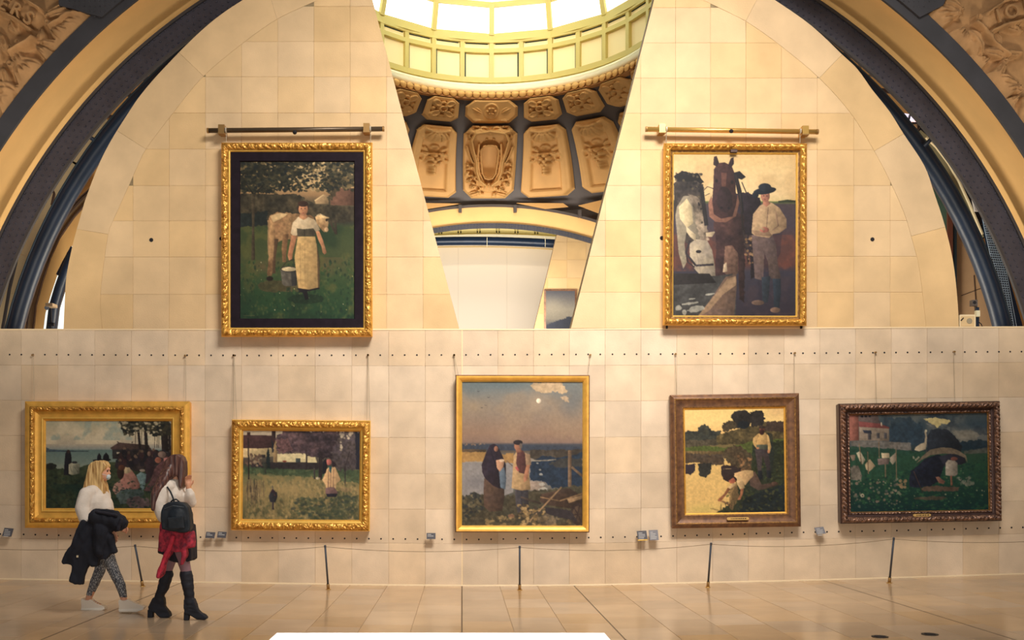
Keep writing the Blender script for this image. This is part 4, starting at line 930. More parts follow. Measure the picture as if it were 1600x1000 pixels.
    p.poly([(335, 340), (350, 310), (380, 315), (398, 345), (400, 400), (375, 425), (345, 415), (330, 380)], (48, 34, 40), tex=.2); p.poly([(350, 250), (375, 250), (370, 310), (352, 310)], (104, 66, 56), .8); p.ell(330, 285, 6, 8, (30, 24, 30)); p.ell(398, 290, 6, 8, (30, 24, 30)); p.ell(352, 402, 6, 5, (26, 20, 28)); p.ell(384, 404, 6, 5, (26, 20, 28))
    p.poly([(404, 250), (430, 242), (458, 268), (440, 280), (425, 275), (440, 330), (450, 420), (440, 430), (420, 330)], (30, 30, 38)); p.line([(414, 260), (432, 340), (446, 500), (470, 640)], 7, (44, 38, 40)); p.line([(440, 290), (470, 360), (490, 360)], 4, (38, 34, 40)); p.dabs([(450, 520), (490, 520), (490, 650), (455, 650)], 40, 6, [(120, 90, 60), (70, 54, 50), (150, 116, 80)], .8)
    p.line([(318, 320), (290, 310), (270, 330)], 3, (60, 50, 50)); p.line([(300, 340), (280, 350)], 3, (70, 60, 56))
    p.poly([(368, 570), (396, 566), (424, 600), (424, 690), (380, 700), (360, 680)], (106, 80, 68), tex=.2); p.poly([(362, 650), (374, 640), (378, 680), (358, 684)], (190, 170, 140))
    # trough and water
    p.poly([(140, 700), (330, 700), (400, 690), (418, 720), (415, 875), (140, 875)], (62, 62, 62), tex=.2); p.poly([(140, 690), (300, 690), (330, 730), (140, 740)], (40, 38, 40)); p.poly([(370, 705), (418, 690), (420, 740), (408, 875), (250, 875), (300, 810)], (124, 98, 80), tex=.15, col2=(96, 80, 76)); p.poly([(378, 712), (415, 700), (416, 740), (360, 780), (300, 850), (262, 875), (250, 875), (310, 800)], (150, 122, 92), .8)
    for q in ((225, 800, 14, 4), (300, 780, 22, 4), (215, 820, 40, 5), (240, 845, 36, 14), (165, 840, 14, 12), (190, 860, 10, 12)): p.ell(q[0], q[1], q[2], q[3], (150, 148, 136), .85, .1, -8, wob=.5)
    # farm hand
    p.poly([(560, 440), (620, 460), (610, 600), (560, 700), (520, 830), (500, 600)], (46, 42, 56), .5); p.poly([(484, 520), (575, 520), (590, 560), (600, 660), (612, 700), (608, 716), (578, 716), (560, 700), (556, 640), (540, 600), (535, 720), (498, 710), (490, 600)], (104, 86, 80), tex=.15, col2=(78, 66, 70))
    p.poly([(528, 705), (566, 700), (560, 780), (555, 815), (532, 815), (530, 760)], (44, 54, 66)); p.poly([(576, 712), (612, 712), (612, 780), (605, 840), (582, 838), (580, 770)], (40, 52, 66)); p.ell(512, 816, 28, 11, (104, 84, 74)); p.ell(588, 848, 22, 12, (116, 92, 78))
    p.poly([(484, 500), (490, 430), (520, 392), (550, 376), (572, 380), (605, 402), (636, 450), (636, 490), (606, 512), (578, 516), (560, 534), (500, 524), (484, 514)], (176, 150, 112), tex=.14, col2=(144, 118, 92)); p.line([(556, 400), (548, 500)], 3, (120, 96, 78)); p.line([(590, 420), (600, 480), (575, 500)], 5, (126, 100, 82)); p.poly([(484, 500), (560, 505), (575, 525), (500, 524)], (140, 114, 90))
    p.ell(540, 498, 20, 12, (150, 92, 78)); p.line([(500, 480), (540, 498)], 9, (170, 144, 110)); p.poly([(534, 370), (556, 370), (566, 384), (548, 398), (532, 386)], (160, 108, 86)); p.ell(543, 350, 20, 27, (178, 124, 98), col2=(140, 90, 76)); p.ell(541, 328, 50, 15, (30, 38, 50), rot=-8); p.ell(541, 312, 28, 17, (34, 42, 54)); p.ell(500, 346, 14, 14, (30, 38, 50)); p.ell(536, 350, 3, 2, (50, 36, 40)); p.ell(550, 350, 3, 2, (50, 36, 40)); p.ell(542, 366, 5, 2, (130, 66, 60))
    return p.out()
def pic_shore():
    p = Pic(228, 383, 853, 823, 2.6, 31)
    p.fill([(383, (168, 166, 140)), (440, (190, 176, 144)), (500, (176, 164, 142)), (526, (136, 142, 136)), (530, (92, 116, 112)), (590, (112, 130, 120)), (622, (132, 142, 126)), (640, (66, 80, 66)), (700, (44, 62, 50)), (823, (28, 50, 46))])
    p.noise_mix(p.Y < 500, (206, 192, 160), .8, .5, p.n3); p.noise_mix(p.Y < 480, (136, 152, 142), .7, .55, p.n1); p.poly([(228, 515), (250, 526), (330, 533), (440, 534), (440, 538), (228, 540)], (66, 84, 96))
    p.poly([(228, 600), (262, 596), (285, 622), (330, 625), (345, 632), (480, 590), (560, 590), (853, 560), (853, 823), (228, 823)], (46, 62, 46), wob=2, tex=.2, col2=(66, 74, 50)); p.noise_mix(p.Y > 700, (28, 54, 48), .8, .45, p.n3)
    p.poly([(548, 520), (590, 492), (740, 505), (748, 525), (560, 530)], (78, 62, 58)); p.poly([(558, 528), (740, 526), (740, 580), (560, 574)], (44, 44, 46)); p.poly([(580, 540), (610, 542), (612, 560), (582, 560)], (170, 160, 140)); p.line([(590, 492), (582, 488)], 4, (60, 50, 46)); p.line([(655, 495), (660, 488)], 5, (60, 50, 46))
    dk = (34, 38, 38)
    for x0, x1, w_ in ((688, 698, 12), (725, 730, 16), (818, 822, 34), (843, 845, 12)): p.line([(x0-4, 395), (x1, 540)], w_, (44, 38, 38))
    for x in (672, 702, 768, 780, 788): p.line([(x+3, 420), (x, 520)], 2.5, (56, 48, 44))
    p.poly([(590, 385), (853, 383), (853, 470), (820, 440), (800, 440), (765, 415), (740, 440), (705, 420), (680, 430), (640, 462), (620, 448), (628, 425), (600, 405)], dk, .75, .3, wob=9, col2=(62, 60, 46)); p.dabs([(595, 385), (853, 383), (853, 450), (770, 460), (700, 420), (620, 455)], 160, 6, [dk, (50, 50, 40), (66, 62, 46)], .95, 1.8)
    p.dabs([(600, 385), (800, 385), (800, 440), (620, 440)], 40, 5, [(150, 140, 112), (176, 164, 134)], .85, 1.5)
    # priest and lectern table
    p.poly([(318, 655), (322, 590), (326, 548), (336, 530), (350, 534), (356, 560), (358, 600), (350, 656)], (34, 36, 44)); p.ell(341, 538, 8, 9, (60, 46, 44)); p.poly([(343, 602), (358, 594), (397, 600), (396, 648), (362, 655), (343, 650)], (150, 150, 128)); p.poly([(362, 604), (397, 600), (396, 648), (362, 655)], (120, 124, 108)); p.line([(350, 612), (358, 640)], 2, (90, 96, 86)); p.line([(370, 612), (388, 640)], 2, (84, 90, 80)); p.ell(372, 592, 14, 6, (50, 50, 52))
    for x, y, r in ((494, 568, 12), (528, 566, 17)): p.poly([(x-r, y+18), (x-r*.8, y-8), (x, y-24), (x+r*.8, y-8), (x+r, y+20)], (32, 32, 42))
    p.poly([(462, 578), (550, 574), (552, 582), (464, 586)], (36, 34, 40))
    # crowd
    p.poly([(570, 560), (610, 530), (700, 520), (760, 530), (853, 540), (853, 640), (740, 640), (690, 640), (600, 610)], (40, 38, 42), tex=.3, wob=4, col2=(58, 48, 48))
    for i in range(42):
        x = p.r.uniform(580, 850); y = p.r.uniform(522, 590)+max(0, (x-720)*.05); p.ell(x, y, 7, 9, [(60, 46, 46), (84, 66, 58), (36, 36, 44), (110, 88, 72)][i % 4], .9); p.ell(x, y+20, 11, 16, [(36, 34, 42), (48, 42, 50), (66, 44, 48)][i % 3], .85)
    p.poly([(718, 690), (728, 600), (738, 560), (750, 556), (768, 600), (762, 650), (730, 700)], (56, 44, 52)); p.ell(741, 548, 9, 12, (130, 104, 92))
    p.poly([(712, 734), (745, 690), (770, 620), (790, 600), (830, 560), (853, 580), (853, 680), (800, 740)], (84, 62, 66), tex=.25, col2=(110, 72, 74)); p.ell(805, 552, 20, 16, (140, 118, 104), col2=(112, 94, 88)); p.ell(786, 580, 16, 15, (150, 92, 74)); p.poly([(812, 570), (850, 565), (850, 610), (820, 612)], (150, 100, 96))
    p.poly([(678, 655), (700, 640), (728, 650), (722, 700), (712, 740), (690, 700)], (110, 140, 144), tex=.2); p.ell(708, 632, 14, 7, (140, 128, 116))
    # kneeling figures
    p.poly([(600, 690), (605, 640), (625, 614), (655, 630), (680, 665), (696, 700), (694, 722), (650, 728), (606, 722)], (170, 124, 110), tex=.15, col2=(146, 98, 92)); p.poly([(606, 640), (622, 616), (645, 618), (655, 636), (630, 650)], (178, 160, 126)); p.poly([(560, 730), (570, 700), (600, 680), (612, 720), (640, 730), (575, 752)], (160, 122, 110)); p.ell(600, 640, 18, 36, (58, 42, 38)); p.ell(606, 618, 16, 14, (92, 58, 44))
    p.poly([(575, 752), (610, 728), (690, 724), (720, 745), (690, 790), (600, 800)], (84, 100, 100), tex=.2, wob=2, col2=(60, 78, 78)); p.ell(690, 792, 60, 30, (88, 74, 76), tex=.2, wob=.3)
    p.poly([(800, 690), (853, 670), (853, 760), (790, 740)], (60, 54, 66), wob=3); p.ell(255, 612, 26, 16, (40, 44, 40), wob=.5); p.dabs([(228, 660), (853, 700), (853, 823), (228, 823)], 260, 4, [(34, 60, 48), (54, 72, 52), (24, 42, 44)], .6, 1.8)
    return p.out()
def pic_garden():
    p = Pic(185, 158, 1053, 817, 4.4, 41)
    p.fill([(158, (200, 186, 160)), (260, (150, 130, 110)), (400, (70, 66, 60)), (440, (66, 84, 60)), (500, (112, 112, 76)), (600, (142, 124, 80)), (720, (116, 108, 72)), (817, (84, 88, 62))])
    p.poly([(185, 195), (215, 192), (390, 195), (425, 200), (440, 300), (185, 330)], (80, 56, 58), tex=.15); p.poly([(216, 172), (240, 172), (240, 195), (216, 195)], (70, 50, 50)); p.poly([(398, 160), (428, 160), (428, 215), (400, 215)], (60, 46, 48))
    p.poly([(185, 290), (300, 292), (420, 285), (420, 350), (185, 360)], (196, 176, 130), tex=.1); p.poly([(300, 338), (352, 338), (352, 360), (300, 360)], (60, 56, 60)); p.poly([(412, 330), (415, 270), (430, 225), (440, 300), (445, 400), (412, 398)], (150, 126, 90))
    p.poly([(440, 330), (640, 325), (720, 345), (735, 392), (440, 390)], (212, 196, 148), tex=.08); p.poly([(578, 362), (612, 362), (612, 392), (578, 392)], (66, 78, 80)); p.ell(495, 384, 16, 6, (130, 60, 46))
    p.poly([(430, 190), (470, 180), (500, 158), (900, 158), (905, 300), (860, 360), (740, 360), (650, 330), (560, 328), (460, 325), (440, 280)], (54, 46, 58), .95, .35, wob=10, col2=(86, 66, 70)); p.poly([(430, 215), (520, 220), (560, 310), (460, 325)], (118, 84, 84), .8, .3, wob=8)
    p.poly([(900, 158), (1053, 158), (1053, 450), (900, 450), (820, 400)], (96, 84, 80), .9, .35, wob=10, col2=(60, 54, 64)); p.dabs([(900, 170), (1010, 165), (940, 250), (910, 300)], 34, 10, [(186, 170, 146), (160, 146, 128)], .9); p.poly([(1015, 165), (1053, 165), (1053, 450), (1025, 440)], (38, 40, 54), wob=5)
    p.poly([(245, 395), (720, 392), (760, 400), (740, 445), (330, 440), (250, 430)], (54, 48, 52), tex=.2, wob=2); p.dabs([(185, 330), (320, 330), (330, 420), (185, 430)], 70, 9, [(150, 130, 104), (96, 76, 66), (118, 92, 76)], .85); p.poly([(357, 450), (362, 320), (374, 285), (386, 330), (392, 450)], (34, 46, 50), wob=3); p.poly([(395, 210), (412, 260), (416, 315), (400, 320)], (40, 44, 56), wob=3)
    p.noise_mix((p.Y > 440) & (p.X > 180), (150, 130, 82), .8, .48, p.n1); p.noise_mix((p.Y > 600) & (p.X > 560), (66, 78, 56), .8, .5, p.n3); p.poly([(185, 430), (400, 440), (700, 450), (1053, 450), (1053, 540), (900, 530), (700, 500), (400, 480), (200, 480)], (62, 84, 60), .7, .25, wob=7)
    p.dabs([(230, 520), (1040, 540), (1040, 810), (230, 810)], 1000, 8, [(154, 132, 86), (122, 110, 72), (92, 94, 66), (168, 144, 96)], .5, 2.0, 80, 40); p.dabs([(560, 660), (1040, 640), (1040, 810), (560, 810)], 260, 9, [(64, 78, 60), (88, 92, 64), (56, 66, 62)], .6, 1.8)
    p.soft(540, 590, 200, 60, (178, 152, 100), .55); p.soft(900, 740, 150, 70, (70, 80, 62), .5)
    for x, y0, y1 in ((658, 330, 440), (755, 300, 500), (768, 320, 520), (945, 400, 560)): p.line([(x, y0), (x-2, y1)], 12 if x < 900 else 6, (52, 44, 50))
    p.line([(225, 215), (232, 520)], 9, (50, 42, 44)); p.line([(975, 310), (930, 470)], 5, (60, 52, 56)); p.line([(715, 430), (718, 515)], 12, (70, 66, 68)); p.line([(650, 456), (720, 440)], 4, (110, 110, 80)); p.ell(740, 508, 13, 9, (190, 178, 150))
    # stooping dress figure on post
    p.poly([(830, 420), (870, 425), (912, 520), (880, 545), (868, 640), (806, 630), (800, 560), (775, 520), (808, 440)], (222, 186, 134), tex=.1, col2=(198, 158, 112)); p.poly([(800, 610), (892, 605), (880, 645), (812, 645)], (40, 42, 60)); p.poly([(800, 580), (830, 572), (866, 575), (895, 620), (800, 622)], (128, 100, 100))
    for x in (820, 838, 858): p.line([(x, 440), (x-2, 575)], 5, (134, 100, 84)); 
    p.poly([(822, 418), (846, 420), (838, 470), (828, 460)], (40, 90, 100)); p.ell(822, 388, 20, 22, (196, 110, 102)); p.poly([(775, 480), (775, 390), (800, 360), (812, 420), (800, 470)], (34, 34, 46)); p.poly([(842, 370), (870, 395), (880, 410), (850, 430)], (50, 40, 50))
    p.poly([(886, 580), (960, 570), (1000, 600), (940, 612)], (140, 118, 84), .8, wob=3)
    # small dark bird house figure
    p.line([(411, 685), (413, 742)], 14, (72, 62, 70)); p.poly([(380, 640), (392, 612), (440, 612), (446, 645), (430, 688), (390, 686)], (52, 54, 62)); p.poly([(392, 615), (408, 585), (440, 622)], (60, 44, 58)); p.line([(408, 568), (410, 590)], 6, (80, 74, 80)); p.line([(418, 630), (430, 640)], 6, (110, 66, 66))
    for i in range(46): x = p.r.uniform(215, 350); y = p.r.uniform(500, 640); p.line([(x, y), (x+p.r.uniform(-12, 12), y+p.r.uniform(80, 160))], 4, [(150, 130, 92), (76, 66, 60), (120, 100, 72)][i % 3], .8)
    for x, y in ((345, 430), (355, 440)): p.ell(x, y-20, 16, 16, (60, 66, 60)); p.line([(352, 440), (356, 475)], 7, (60, 56, 56))
    return p.out()
def pic_moon():
    p = Pic(110, 127, 765, 893, 3.2, 51)
    p.fill([(127, (112, 122, 124)), (200, (126, 124, 118)), (300, (138, 122, 108)), (400, (146, 118, 98)), (450, (132, 108, 96)), (462, (70, 76, 88)), (490, (84, 76, 68)), (550, (150, 140, 128)), (640, (134, 128, 126)), (720, (88, 88, 80)), (893, (84, 76, 60))])
    sky = p.Y < 452; p.noise_mix(sky, (158, 134, 108), .45, .5, p.n3); p.soft(150, 150, 150, 60, (96, 110, 116), .7); p.soft(720, 230, 70, 90, (100, 106, 110), .6); p.soft(330, 135, 160, 40, (92, 110, 118), .7); p.soft(170, 260, 120, 50, (160, 138, 108), .5); p.soft(520, 240, 60, 60, (172, 150, 126), .5)
    p.poly([(478, 150), (500, 132), (640, 127), (660, 150), (685, 180), (660, 192), (610, 180), (560, 190), (500, 172)], (196, 166, 128), .9, .1, wob=5); p.poly([(640, 208), (680, 206), (692, 238), (660, 230)], (190, 160, 126), .8, wob=4); p.ell(526, 229, 13, 13, (246, 232, 206), tex=0)
    for x, y in ((200, 180), (255, 212), (218, 266), (240, 254)): p.line([(x-6, y-2), (x, y+1), (x+6, y-2)], 2.4, (70, 66, 70))
    p.poly([(110, 458), (765, 470), (765, 500), (110, 488)], (64, 72, 88), tex=.1); p.dabs([(110, 455), (240, 458), (240, 468), (110, 466)], 10, 4, [(150, 120, 96)], .8)
    p.poly([(110, 500), (150, 492), (235, 496), (260, 520), (390, 505), (395, 560), (330, 560), (235, 550), (110, 555)], (176, 136, 78), tex=.15, wob=3, col2=(146, 110, 66)); p.poly([(110, 486), (240, 488), (240, 500), (110, 502)], (96, 80, 62), wob=2)
    p.poly([(480, 488), (765, 488), (765, 560), (560, 560), (480, 530)], (78, 70, 62), tex=.2, wob=3); p.poly([(480, 560), (540, 520), (640, 530), (765, 500), (765, 700), (600, 690), (560, 660), (480, 650)], (44, 62, 84), tex=.18, wob=3, col2=(34, 48, 68)); p.line([(485, 548), (575, 545), (620, 540)], 6, (140, 134, 120)); p.poly([(580, 560), (640, 535), (765, 530), (765, 580), (620, 585)], (70, 66, 60), .8, wob=4)
    p.poly([(110, 556), (380, 560), (390, 620), (390, 715), (300, 745), (110, 740)], (136, 132, 132), tex=.06); p.soft(180, 660, 90, 40, (108, 106, 112), .5); p.poly([(480, 655), (560, 660), (560, 706), (480, 706)], (146, 132, 120))
    for x, y, r in ((545, 672, 18), (550, 700, 24), (538, 620, 10), (534, 595, 9), (520, 560, 7)): p.ell(x, y, r, r*.6, (164, 160, 150), .8, .2, wob=.6)
    p.poly([(110, 745), (180, 715), (300, 740), (360, 735), (480, 705), (600, 700), (690, 680), (765, 680), (765, 893), (110, 893)], (92, 82, 62), tex=.3, wob=5, col2=(60, 60, 50)); p.dabs([(110, 735), (200, 720), (230, 800), (110, 880)], 110, 7, [(48, 52, 56), (66, 68, 58), (110, 100, 74)], .8, 1.4)
    # woman in shawl
    p.poly([(232, 640), (340, 690), (342, 740), (330, 812), (262, 818), (232, 790), (228, 720)], (98, 76, 62), tex=.15, col2=(78, 62, 56)); p.poly([(218, 570), (240, 510), (262, 466), (285, 456), (305, 470), (330, 520), (350, 570), (350, 640), (346, 690), (318, 696), (280, 680), (236, 640), (222, 610)], (56, 44, 56), tex=.2, col2=(44, 38, 54)); p.poly([(312, 600), (340, 580), (352, 640), (346, 700), (320, 690)], (92, 110, 128), tex=.1); p.poly([(296, 545), (320, 540), (342, 545), (335, 580), (316, 606), (300, 585)], (186, 142, 112), tex=.1); p.ell(296, 484, 11, 15, (150, 104, 84)); p.line([(262, 480), (300, 590), (318, 690)], 5, (36, 32, 46)); p.ell(326, 546, 14, 8, (206, 176, 146))
    # man
    p.poly([(398, 700), (470, 700), (474, 800), (462, 810), (442, 760), (434, 822), (412, 822), (402, 770)], (78, 74, 78), tex=.15, col2=(60, 60, 68)); p.poly([(392, 520), (408, 496), (430, 490), (460, 510), (474, 600), (483, 700), (432, 706), (380, 692), (386, 600)], (190, 160, 112), tex=.12, col2=(160, 130, 94)); p.poly([(410, 500), (440, 492), (462, 520), (460, 620), (420, 610), (404, 560)], (92, 58, 58), tex=.12); p.line([(402, 580), (418, 600)], 12, (170, 84, 84))
    p.poly([(452, 505), (480, 515), (486, 570), (458, 572)], (150, 124, 98)); p.poly([(460, 570), (480, 570), (466, 650), (446, 662), (444, 636)], (168, 116, 88)); p.poly([(402, 490), (430, 480), (436, 500), (406, 506)], (140, 94, 74)); p.ell(412, 470, 18, 22, (158, 108, 84)); p.ell(414, 450, 25, 13, (52, 44, 50)); p.ell(430, 468, 8, 14, (110, 96, 88)); p.line([(385, 575), (350, 545)], 4, (110, 90, 80)); p.line([(434, 706), (436, 806)], 3, (50, 50, 60))
    # post, cart
    p.poly([(684, 492), (704, 490), (704, 684), (684, 684)], (118, 96, 76), tex=.15); p.line([(704, 580), (765, 630)], 13, (112, 92, 74)); p.poly([(540, 724), (690, 690), (765, 740), (765, 800), (700, 800), (560, 780), (530, 760)], (86, 66, 54), tex=.2, col2=(62, 52, 48)); p.line([(430, 740), (540, 775)], 10, (78, 66, 60)); p.line([(480, 866), (650, 686)], 8, (158, 128, 94)); p.line([(535, 740), (640, 760), (765, 720)], 6, (140, 112, 80))
    p.poly([(680, 750), (765, 728), (765, 746), (690, 772)], (146, 120, 88)); p.ell(738, 830, 40, 58, (60, 46, 46), .8); p.ell(738, 830, 28, 44, (84, 68, 56)); 
    for a in range(6): p.line([(738, 830), (738+34*math.cos(a), 830+50*math.sin(a))], 5, (58, 46, 46))
    p.poly([(560, 790), (700, 810), (740, 870), (560, 830)], (58, 52, 56), wob=3); p.dabs([(420, 780), (560, 800), (640, 893), (420, 893)], 120, 8, [(150, 122, 78), (112, 92, 64), (70, 62, 54), (174, 144, 96)], .85, 1.5); p.dabs([(560, 840), (765, 880), (765, 893), (560, 893)], 30, 7, [(120, 100, 70)], .8); p.ell(570, 862, 56, 30, (110, 96, 78), .7, .3, wob=.4); p.dabs([(240, 850), (400, 830), (400, 893), (240, 893)], 70, 7, [(140, 118, 78), (84, 76, 58)], .8, 1.6); p.ell(378, 840, 18, 10, (140, 100, 76), .8)
    return p.out()
def pic_pond():
    p = Pic(197, 183, 802, 815, 3.4, 61)
    p.fill([(183, (240, 208, 128)), (270, (244, 208, 130)), (330, (238, 190, 116)), (400, (120, 104, 66)), (815, (150, 120, 70))]); p.soft(760, 200, 90, 60, (214, 168, 116), .6)
    p.poly([(197, 320), (230, 310), (275, 318), (285, 290), (315, 274), (345, 290), (358, 315), (420, 318), (430, 360), (300, 400), (197, 385)], (52, 58, 58), tex=.25, wob=4, col2=(66, 66, 54)); p.poly([(197, 365), (300, 375), (400, 365), (420, 400), (197, 415)], (84, 76, 60), tex=.25, wob=4)
    p.poly([(385, 355), (440, 325), (560, 300), (690, 265), (802, 268), (802, 380), (600, 400), (400, 400)], (78, 70, 48), tex=.25, wob=3, col2=(104, 88, 54)); p.poly([(700, 262), (802, 264), (802, 330), (680, 320)], (70, 56, 48), tex=.2, wob=3)
    cr = (50, 46, 44); p.poly([(478, 225), (500, 205), (540, 192), (575, 196), (600, 215), (602, 260), (585, 295), (520, 305), (495, 270)], cr, tex=.25, wob=4); p.poly([(600, 205), (640, 192), (675, 205), (686, 245), (670, 290), (600, 295)], cr, tex=.25, wob=4); p.poly([(424, 300), (432, 268), (470, 256), (510, 262), (515, 300), (440, 325)], (92, 76, 50), tex=.3, wob=4, col2=(60, 54, 46)); p.ell(556, 282, 36, 24, (34, 40, 46), wob=.3)
    p.poly([(197, 415), (320, 405), (440, 418), (560, 395), (600, 380), (802, 370), (802, 500), (560, 480), (420, 450), (197, 440)], (96, 112, 48), tex=.2, wob=3, col2=(76, 84, 44)); p.poly([(197, 435), (430, 440), (440, 470), (197, 460)], (110, 92, 60), tex=.2, wob=2)
    wat = [(197, 450), (420, 470), (520, 560), (520, 815), (197, 815)]
    p.poly([(197, 455), (420, 465), (540, 560), (500, 640), (480, 700), (490, 815), (197, 815)], (228, 186, 110), tex=.06, col2=(214, 176, 104)); p.soft(300, 790, 120, 40, (196, 178, 96), .6); p.poly([(197, 450), (430, 462), (440, 525), (330, 520), (280, 505), (197, 510)], (104, 80, 56), tex=.25, wob=4, col2=(66, 60, 54))
    p.poly([(197, 515), (262, 518), (260, 550), (230, 580), (197, 575)], (56, 48, 56), wob=4); p.poly([(276, 510), (356, 512), (354, 570), (320, 600), (285, 585)], (52, 52, 48), wob=3, tex=.2); p.poly([(418, 530), (530, 520), (540, 560), (480, 600), (430, 615), (418, 580)], (58, 46, 46), wob=3); p.line([(430, 548), (480, 546)], 3, (200, 170, 120), .7)
    p.poly([(430, 440), (480, 408), (540, 410), (610, 470), (640, 560), (560, 560), (470, 520), (436, 480)], (98, 78, 56), tex=.3, wob=6, col2=(70, 64, 48)); p.dabs([(520, 470), (620, 480), (640, 560), (540, 560)], 60, 7, [(150, 110, 72), (112, 84, 58)], .8)
    p.poly([(610, 400), (802, 380), (802, 815), (380, 815), (470, 760), (480, 690), (520, 640), (600, 560)], (58, 66, 40), tex=.3, wob=5, col2=(40, 48, 40)); p.poly([(560, 720), (802, 640), (802, 815), (500, 815)], (30, 40, 46), .8, .25, wob=6); p.dabs([(480, 640), (802, 420), (802, 800), (420, 810)], 240, 6, [(66, 76, 42), (46, 50, 40), (90, 88, 48)], .6, 1.6)
    p.poly([(470, 650), (510, 650), (520, 720), (480, 800), (460, 780)], (128, 100, 66), .8, wob=4)
    # standing man
    p.poly([(700, 330), (730, 340), (740, 480), (715, 620), (690, 600)], (40, 46, 44), .7); p.poly([(622, 430), (700, 428), (712, 500), (718, 600), (694, 600), (690, 540), (668, 470), (660, 560), (668, 608), (640, 600), (634, 520)], (84, 72, 70), tex=.15, col2=(62, 56, 60)); p.poly([(640, 560), (664, 560), (668, 615), (640, 612)], (36, 42, 50)); p.poly([(692, 560), (716, 560), (720, 608), (700, 606)], (36, 42, 50))
    p.poly([(632, 408), (640, 340), (665, 328), (690, 332), (705, 370), (700, 408)], (206, 172, 106), tex=.1, col2=(184, 146, 90)); p.poly([(610, 390), (614, 362), (642, 338), (650, 352), (634, 376), (632, 398), (646, 424), (636, 430), (618, 408)], (196, 160, 100)); p.poly([(696, 340), (708, 352), (722, 420), (712, 455), (700, 450), (702, 400)], (190, 156, 98)); p.poly([(632, 404), (698, 404), (700, 432), (632, 430)], (82, 88, 74)); p.ell(640, 424, 9, 6, (176, 118, 80)); p.ell(706, 446, 8, 11, (176, 118, 80))
    p.ell(668, 312, 16, 20, (120, 70, 56)); p.ell(668, 298, 21, 9, (66, 52, 46)); p.ell(666, 328, 15, 17, (72, 42, 38))
    # crouching man
    p.poly([(585, 590), (620, 565), (640, 600), (660, 645), (720, 635), (752, 632), (762, 645), (740, 655), (680, 672), (640, 680), (590, 650)], (100, 78, 66), tex=.15, col2=(78, 64, 58)); p.ell(738, 640, 20, 11, (92, 70, 60)); p.poly([(495, 575), (560, 556), (610, 560), (612, 590), (590, 612), (560, 650), (540, 620), (500, 605)], (214, 180, 124), tex=.1, col2=(186, 150, 106))
    p.poly([(500, 595), (530, 590), (552, 630), (558, 665), (528, 672), (512, 640)], (206, 176, 126)); p.poly([(532, 670), (552, 668), (545, 700), (530, 735), (512, 738), (530, 700)], (160, 104, 72)); p.poly([(494, 630), (505, 640), (470, 670), (455, 660)], (200, 170, 124)); p.poly([(455, 660), (470, 672), (440, 710), (412, 745), (392, 742), (395, 730), (430, 700)], (156, 100, 68)); p.poly([(412, 745), (480, 780), (470, 764), (425, 738)], (120, 84, 60), .8)
    p.ell(468, 606, 44, 22, (58, 44, 44), rot=15); p.poly([(460, 620), (490, 600), (506, 622), (490, 636), (470, 636)], (170, 96, 72))
    for i in range(26): x = p.r.uniform(390, 520); p.line([(x, 812), (x+p.r.uniform(-26, 30), 812-p.r.uniform(15, 70))], 2.5, (58, 58, 40), .8)
    for x in (345, 360): p.line([(x, 785), (x+50, 800)], 2.4, (96, 80, 54), .8)
    return p.out()
